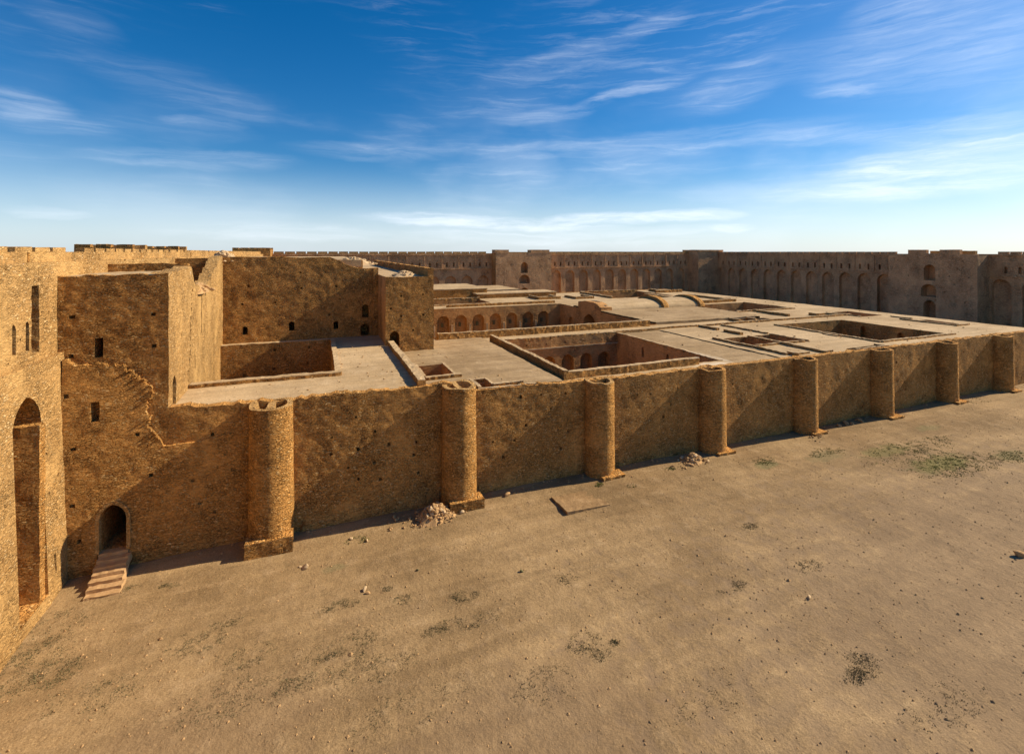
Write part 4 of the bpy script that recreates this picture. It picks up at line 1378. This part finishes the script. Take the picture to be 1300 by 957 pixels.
# rubble heaps on the roofs
def roof_heap(cx, cy, cz, rx, ry, h, n, label, mat):
    m = MB()
    N = 20
    P, F = [], []
    for k in range(7):
        f = k / 6
        for a in range(N):
            t = 2 * math.pi * a / N
            rr = (1 - f) * (1.0 + .2 * math.sin(3 * t + cx))
            P.append((cx + rx * rr * math.cos(t), cy + ry * rr * math.sin(t), cz - .1 + (h * .85 + .1) * (1 - (1 - f) ** 1.5)))
    for k in range(6):
        for a in range(N):
            F.append((k * N + a, k * N + (a + 1) % N, (k + 1) * N + (a + 1) % N, (k + 1) * N + a))
    m.add(D(P, 2.0), F)
    r = np.random.default_rng(int(abs(cx) * 31 + n))
    for k in range(n):
        t = r.uniform(0, 6.28); q = min(1.1, abs(r.normal(0, .6)))
        V, F = stone_mesh(r.uniform(.1, .26), int(r.integers(10)))
        m.add(V + np.array((cx + rx * q * math.cos(t), cy + ry * q * math.sin(t), cz + h * .85 * (1 - min(1, q) ** 1.5))), F)
    return tag(m.obj('rubble_mound', mat, None, False), label, 'rubble', None, 'stuff')


roof_heap(9.2, 56.4, 16.2, 1.5, 1.7, .65, 70, 'pale rubble mound on the roof of the projecting shaded tower', M_PALE_STONE)
roof_heap(-9.9, 61.6, 18.0, 1.5, 1.3, 1.25, 70, 'pale rubble mound on the skyline above the ruined block', M_PALE_STONE)
roof_heap(-9.6, 48.0, 15.7, .8, 3.0, .7, 60, 'rubble lying in the breach of the sunlit side wall', M_STONE)
roof_heap(4.0, 63.5, 17.5, 2.6, 1.8, .95, 90, 'pale broken rubble on top of the great shaded wall', M_PALE_STONE)

m = MB()
rd = np.random.default_rng(5)
ledge = [p for p in sk if p[1] > 7.9 or (p[1] > 6.9 and p[0] < -8.9)]
for (lx, lz) in ledge:
    if lx < -13.5 or lx > -8.8:
        continue
    for k in range(1):
        V, F = stone_mesh(rd.uniform(.04, .12), int(rd.integers(10)))
        m.add(V + np.array((lx + rd.normal(0, .07), FY - rd.uniform(.08, .34), lz + rd.uniform(-.06, .04))), F)
eo = m.obj('broken_edge', M_RUBBLE, blk)
eo['kind'] = 'stuff'
m = MB()
rd = np.random.default_rng(8)
def on_roof(x_, y_):
    return not any(h[0] - .3 < x_ < h[1] + .3 and h[2] - .3 < y_ < h[3] + .3 for h in holes_main)
for k in range(1500):
    x_, y_ = rd.uniform(7.8, 96), rd.uniform(36.6, 90)
    if not on_roof(x_, y_) or (x_ < 20 and (y_ > 52 or 40.5 < y_ < 46.3)) or (x_ < 13.4 and y_ < 39) or vn(np.array([[x_ / 4, y_ / 4, .5]]), 33)[0] < rd.uniform(-.4, .5):
        continue
    zr = 8.12 if x_ < 19.2 else (8.16 if 48.2 < x_ < 70 and 60.5 < y_ < 86 else RZ)
    V, F = stone_mesh(.04 + .13 * rd.uniform() ** 3, int(rd.integers(10)))
    m.add(V + np.array((x_, y_, zr + .03)), F)
for k in range(160):
    x_, y_ = rd.uniform(-7, 6.5), rd.uniform(36.4, 58)
    if y_ > 41.5 and x_ < 1.9:
        continue
    V, F = stone_mesh(.03 + .07 * rd.uniform() ** 2, int(rd.integers(10)))
    m.add(V + np.array((x_, y_, 8.96)), F)
tag(m.obj('roof_debris', M_STONE), 'small stones and clods scattered over the palace roofs', 'debris', None, 'stuff')
# ------------------------------------------------------------------ pebbles and weeds
r = np.random.default_rng(3)
m = MB()
OV = np.array([(1, 0, 0), (-1, 0, 0), (0, 1, 0), (0, -1, 0), (0, 0, .7), (0, 0, -.5)], float)
OF = [(0, 2, 4), (2, 1, 4), (1, 3, 4), (3, 0, 4), (2, 0, 5), (1, 2, 5), (3, 1, 5), (0, 3, 5)]
PX = r.uniform(-12.5, 75, 9000)
PY = 34.5 - 27 * r.uniform(0, 1, 9000) ** .8
ok = (PX * .372 + PY * .928 > 12)
PX, PY = PX[ok], PY[ok]
PZ = gz(PX, PY)
for x_, y_, z_ in zip(PX, PY, PZ):
    s = .018 + .055 * r.uniform() ** 3
    if r.uniform() < .02:
        s *= 1.7
    a = r.uniform(0, 6.28)
    Rm = np.array([[math.cos(a), -math.sin(a), 0], [math.sin(a), math.cos(a), 0], [0, 0, 1]])
    m.add((OV * s * r.uniform(.6, 1.3, 3)) @ Rm.T + np.array((x_, y_, z_ + .2 * s)), OF)
tag(m.obj('pebbles', M_STONE), 'small pebbles scattered over the dry earth yard', 'pebbles', None, 'stuff')


def weeds(name, label, mat, patches, hmax, wid, mult=1.0):
    m = MB()
    for (px, py, rx, ry, n) in patches:
        n = int(n * mult)
        cx, cy = px2g(px, py)
        # clumps of blades
        nc = max(4, n // 3)
        for c in range(nc):
            t, q = r.uniform(0, 6.28), 1.5 * math.sqrt(r.uniform()) * r.uniform(.6, 1.0)
            if vn(np.array([[(cx + rx * q * math.cos(t)) / .45, (cy + ry * q * math.sin(t)) / .45, .3]]), 91)[0] < r.uniform(-.5, .35):
                continue
            ux, uy = cx + rx * q * math.cos(t), cy + ry * q * math.sin(t)
            for b in range(4):
                bx, by = ux + r.normal(0, .05), uy + r.normal(0, .05)
                z = gz1(bx, by) if b == 0 else z
                h = hmax * r.uniform(.35, 1.0)
                a = r.uniform(0, 6.28)
                w = wid * r.uniform(.6, 1.3)
                lx, ly = r.normal(0, h * .6), r.normal(0, h * .6)
                m.add([(bx - w * math.cos(a), by - w * math.sin(a), z - .02), (bx + w * math.cos(a), by + w * math.sin(a), z - .02), (bx + lx, by + ly, z + h)], [(0, 1, 2)])
    return tag(m.obj(name, mat), label, 'grass', None, 'stuff')


weeds('green_grass', 'low green grass patches on the far right of the yard', M_GRASS,
      [(1205, 592, 4.0, 1.6, 2200), (1160, 572, 4.5, 1.1, 1300), (1140, 580, 4.0, 1.5, 700), (1240, 588, 2.5, 1.2, 700), (1283, 583, 1.6, .8, 600), (1190, 560, 1.2, .5, 160), (970, 587, 1.0, .55, 420),
       (1050, 576, 1.7, .7, 500), (1240, 513, 2.0, .8, 260), (455, 683, .55, .3, 260), (801, 618, .35, .2, 160), (850, 597, .5, .3, 160), (760, 616, .4, .3, 200)], .085, .024, 1.8)
weeds('dry_weeds', 'sparse grey green weeds scattered across the near yard', M_SCRUB,
      [(30, 840, 1.3, 1.6, 900), (60, 800, 1.3, 1.4, 420), (70, 850, .9, .7, 500), (400, 850, 1.5, .7, 700), (440, 820, 1.6, .8, 620), (480, 845, 1.4, .7, 500), (250, 812, 1.1, .5, 380),
       (310, 830, 1.0, .6, 360), (280, 790, 1.4, .3, 320), (430, 765, .9, .35, 300), (495, 743, .5, .2, 200), (512, 758, .5, .3, 220), (590, 755, .7, .4, 360), (570, 790, .7, .3, 200), (610, 785, .9, .4, 360),
       (550, 800, .5, .3, 160), (720, 735, .5, .4, 160), (740, 815, .8, .5, 330), (765, 830, .5, .3, 200), (780, 815, .2, .15, 120), (930, 745, .9, .3, 260), (952, 668, .5, .3, 240), (1025, 720, .9, .4, 300),
       (1095, 845, .8, .5, 360), (1085, 860, .6, .3, 240), (150, 748, .8, .25, 160), (215, 742, .5, .2, 120), (690, 870, 1.2, .8, 300), (300, 880, 2, 1, 600), (120, 880, 1.5, .8, 500), (900, 890, 1.5, .6, 300),
       (1200, 900, 2, .7, 300), (520, 900, 2, .8, 400)], .055, .02, 2.6)
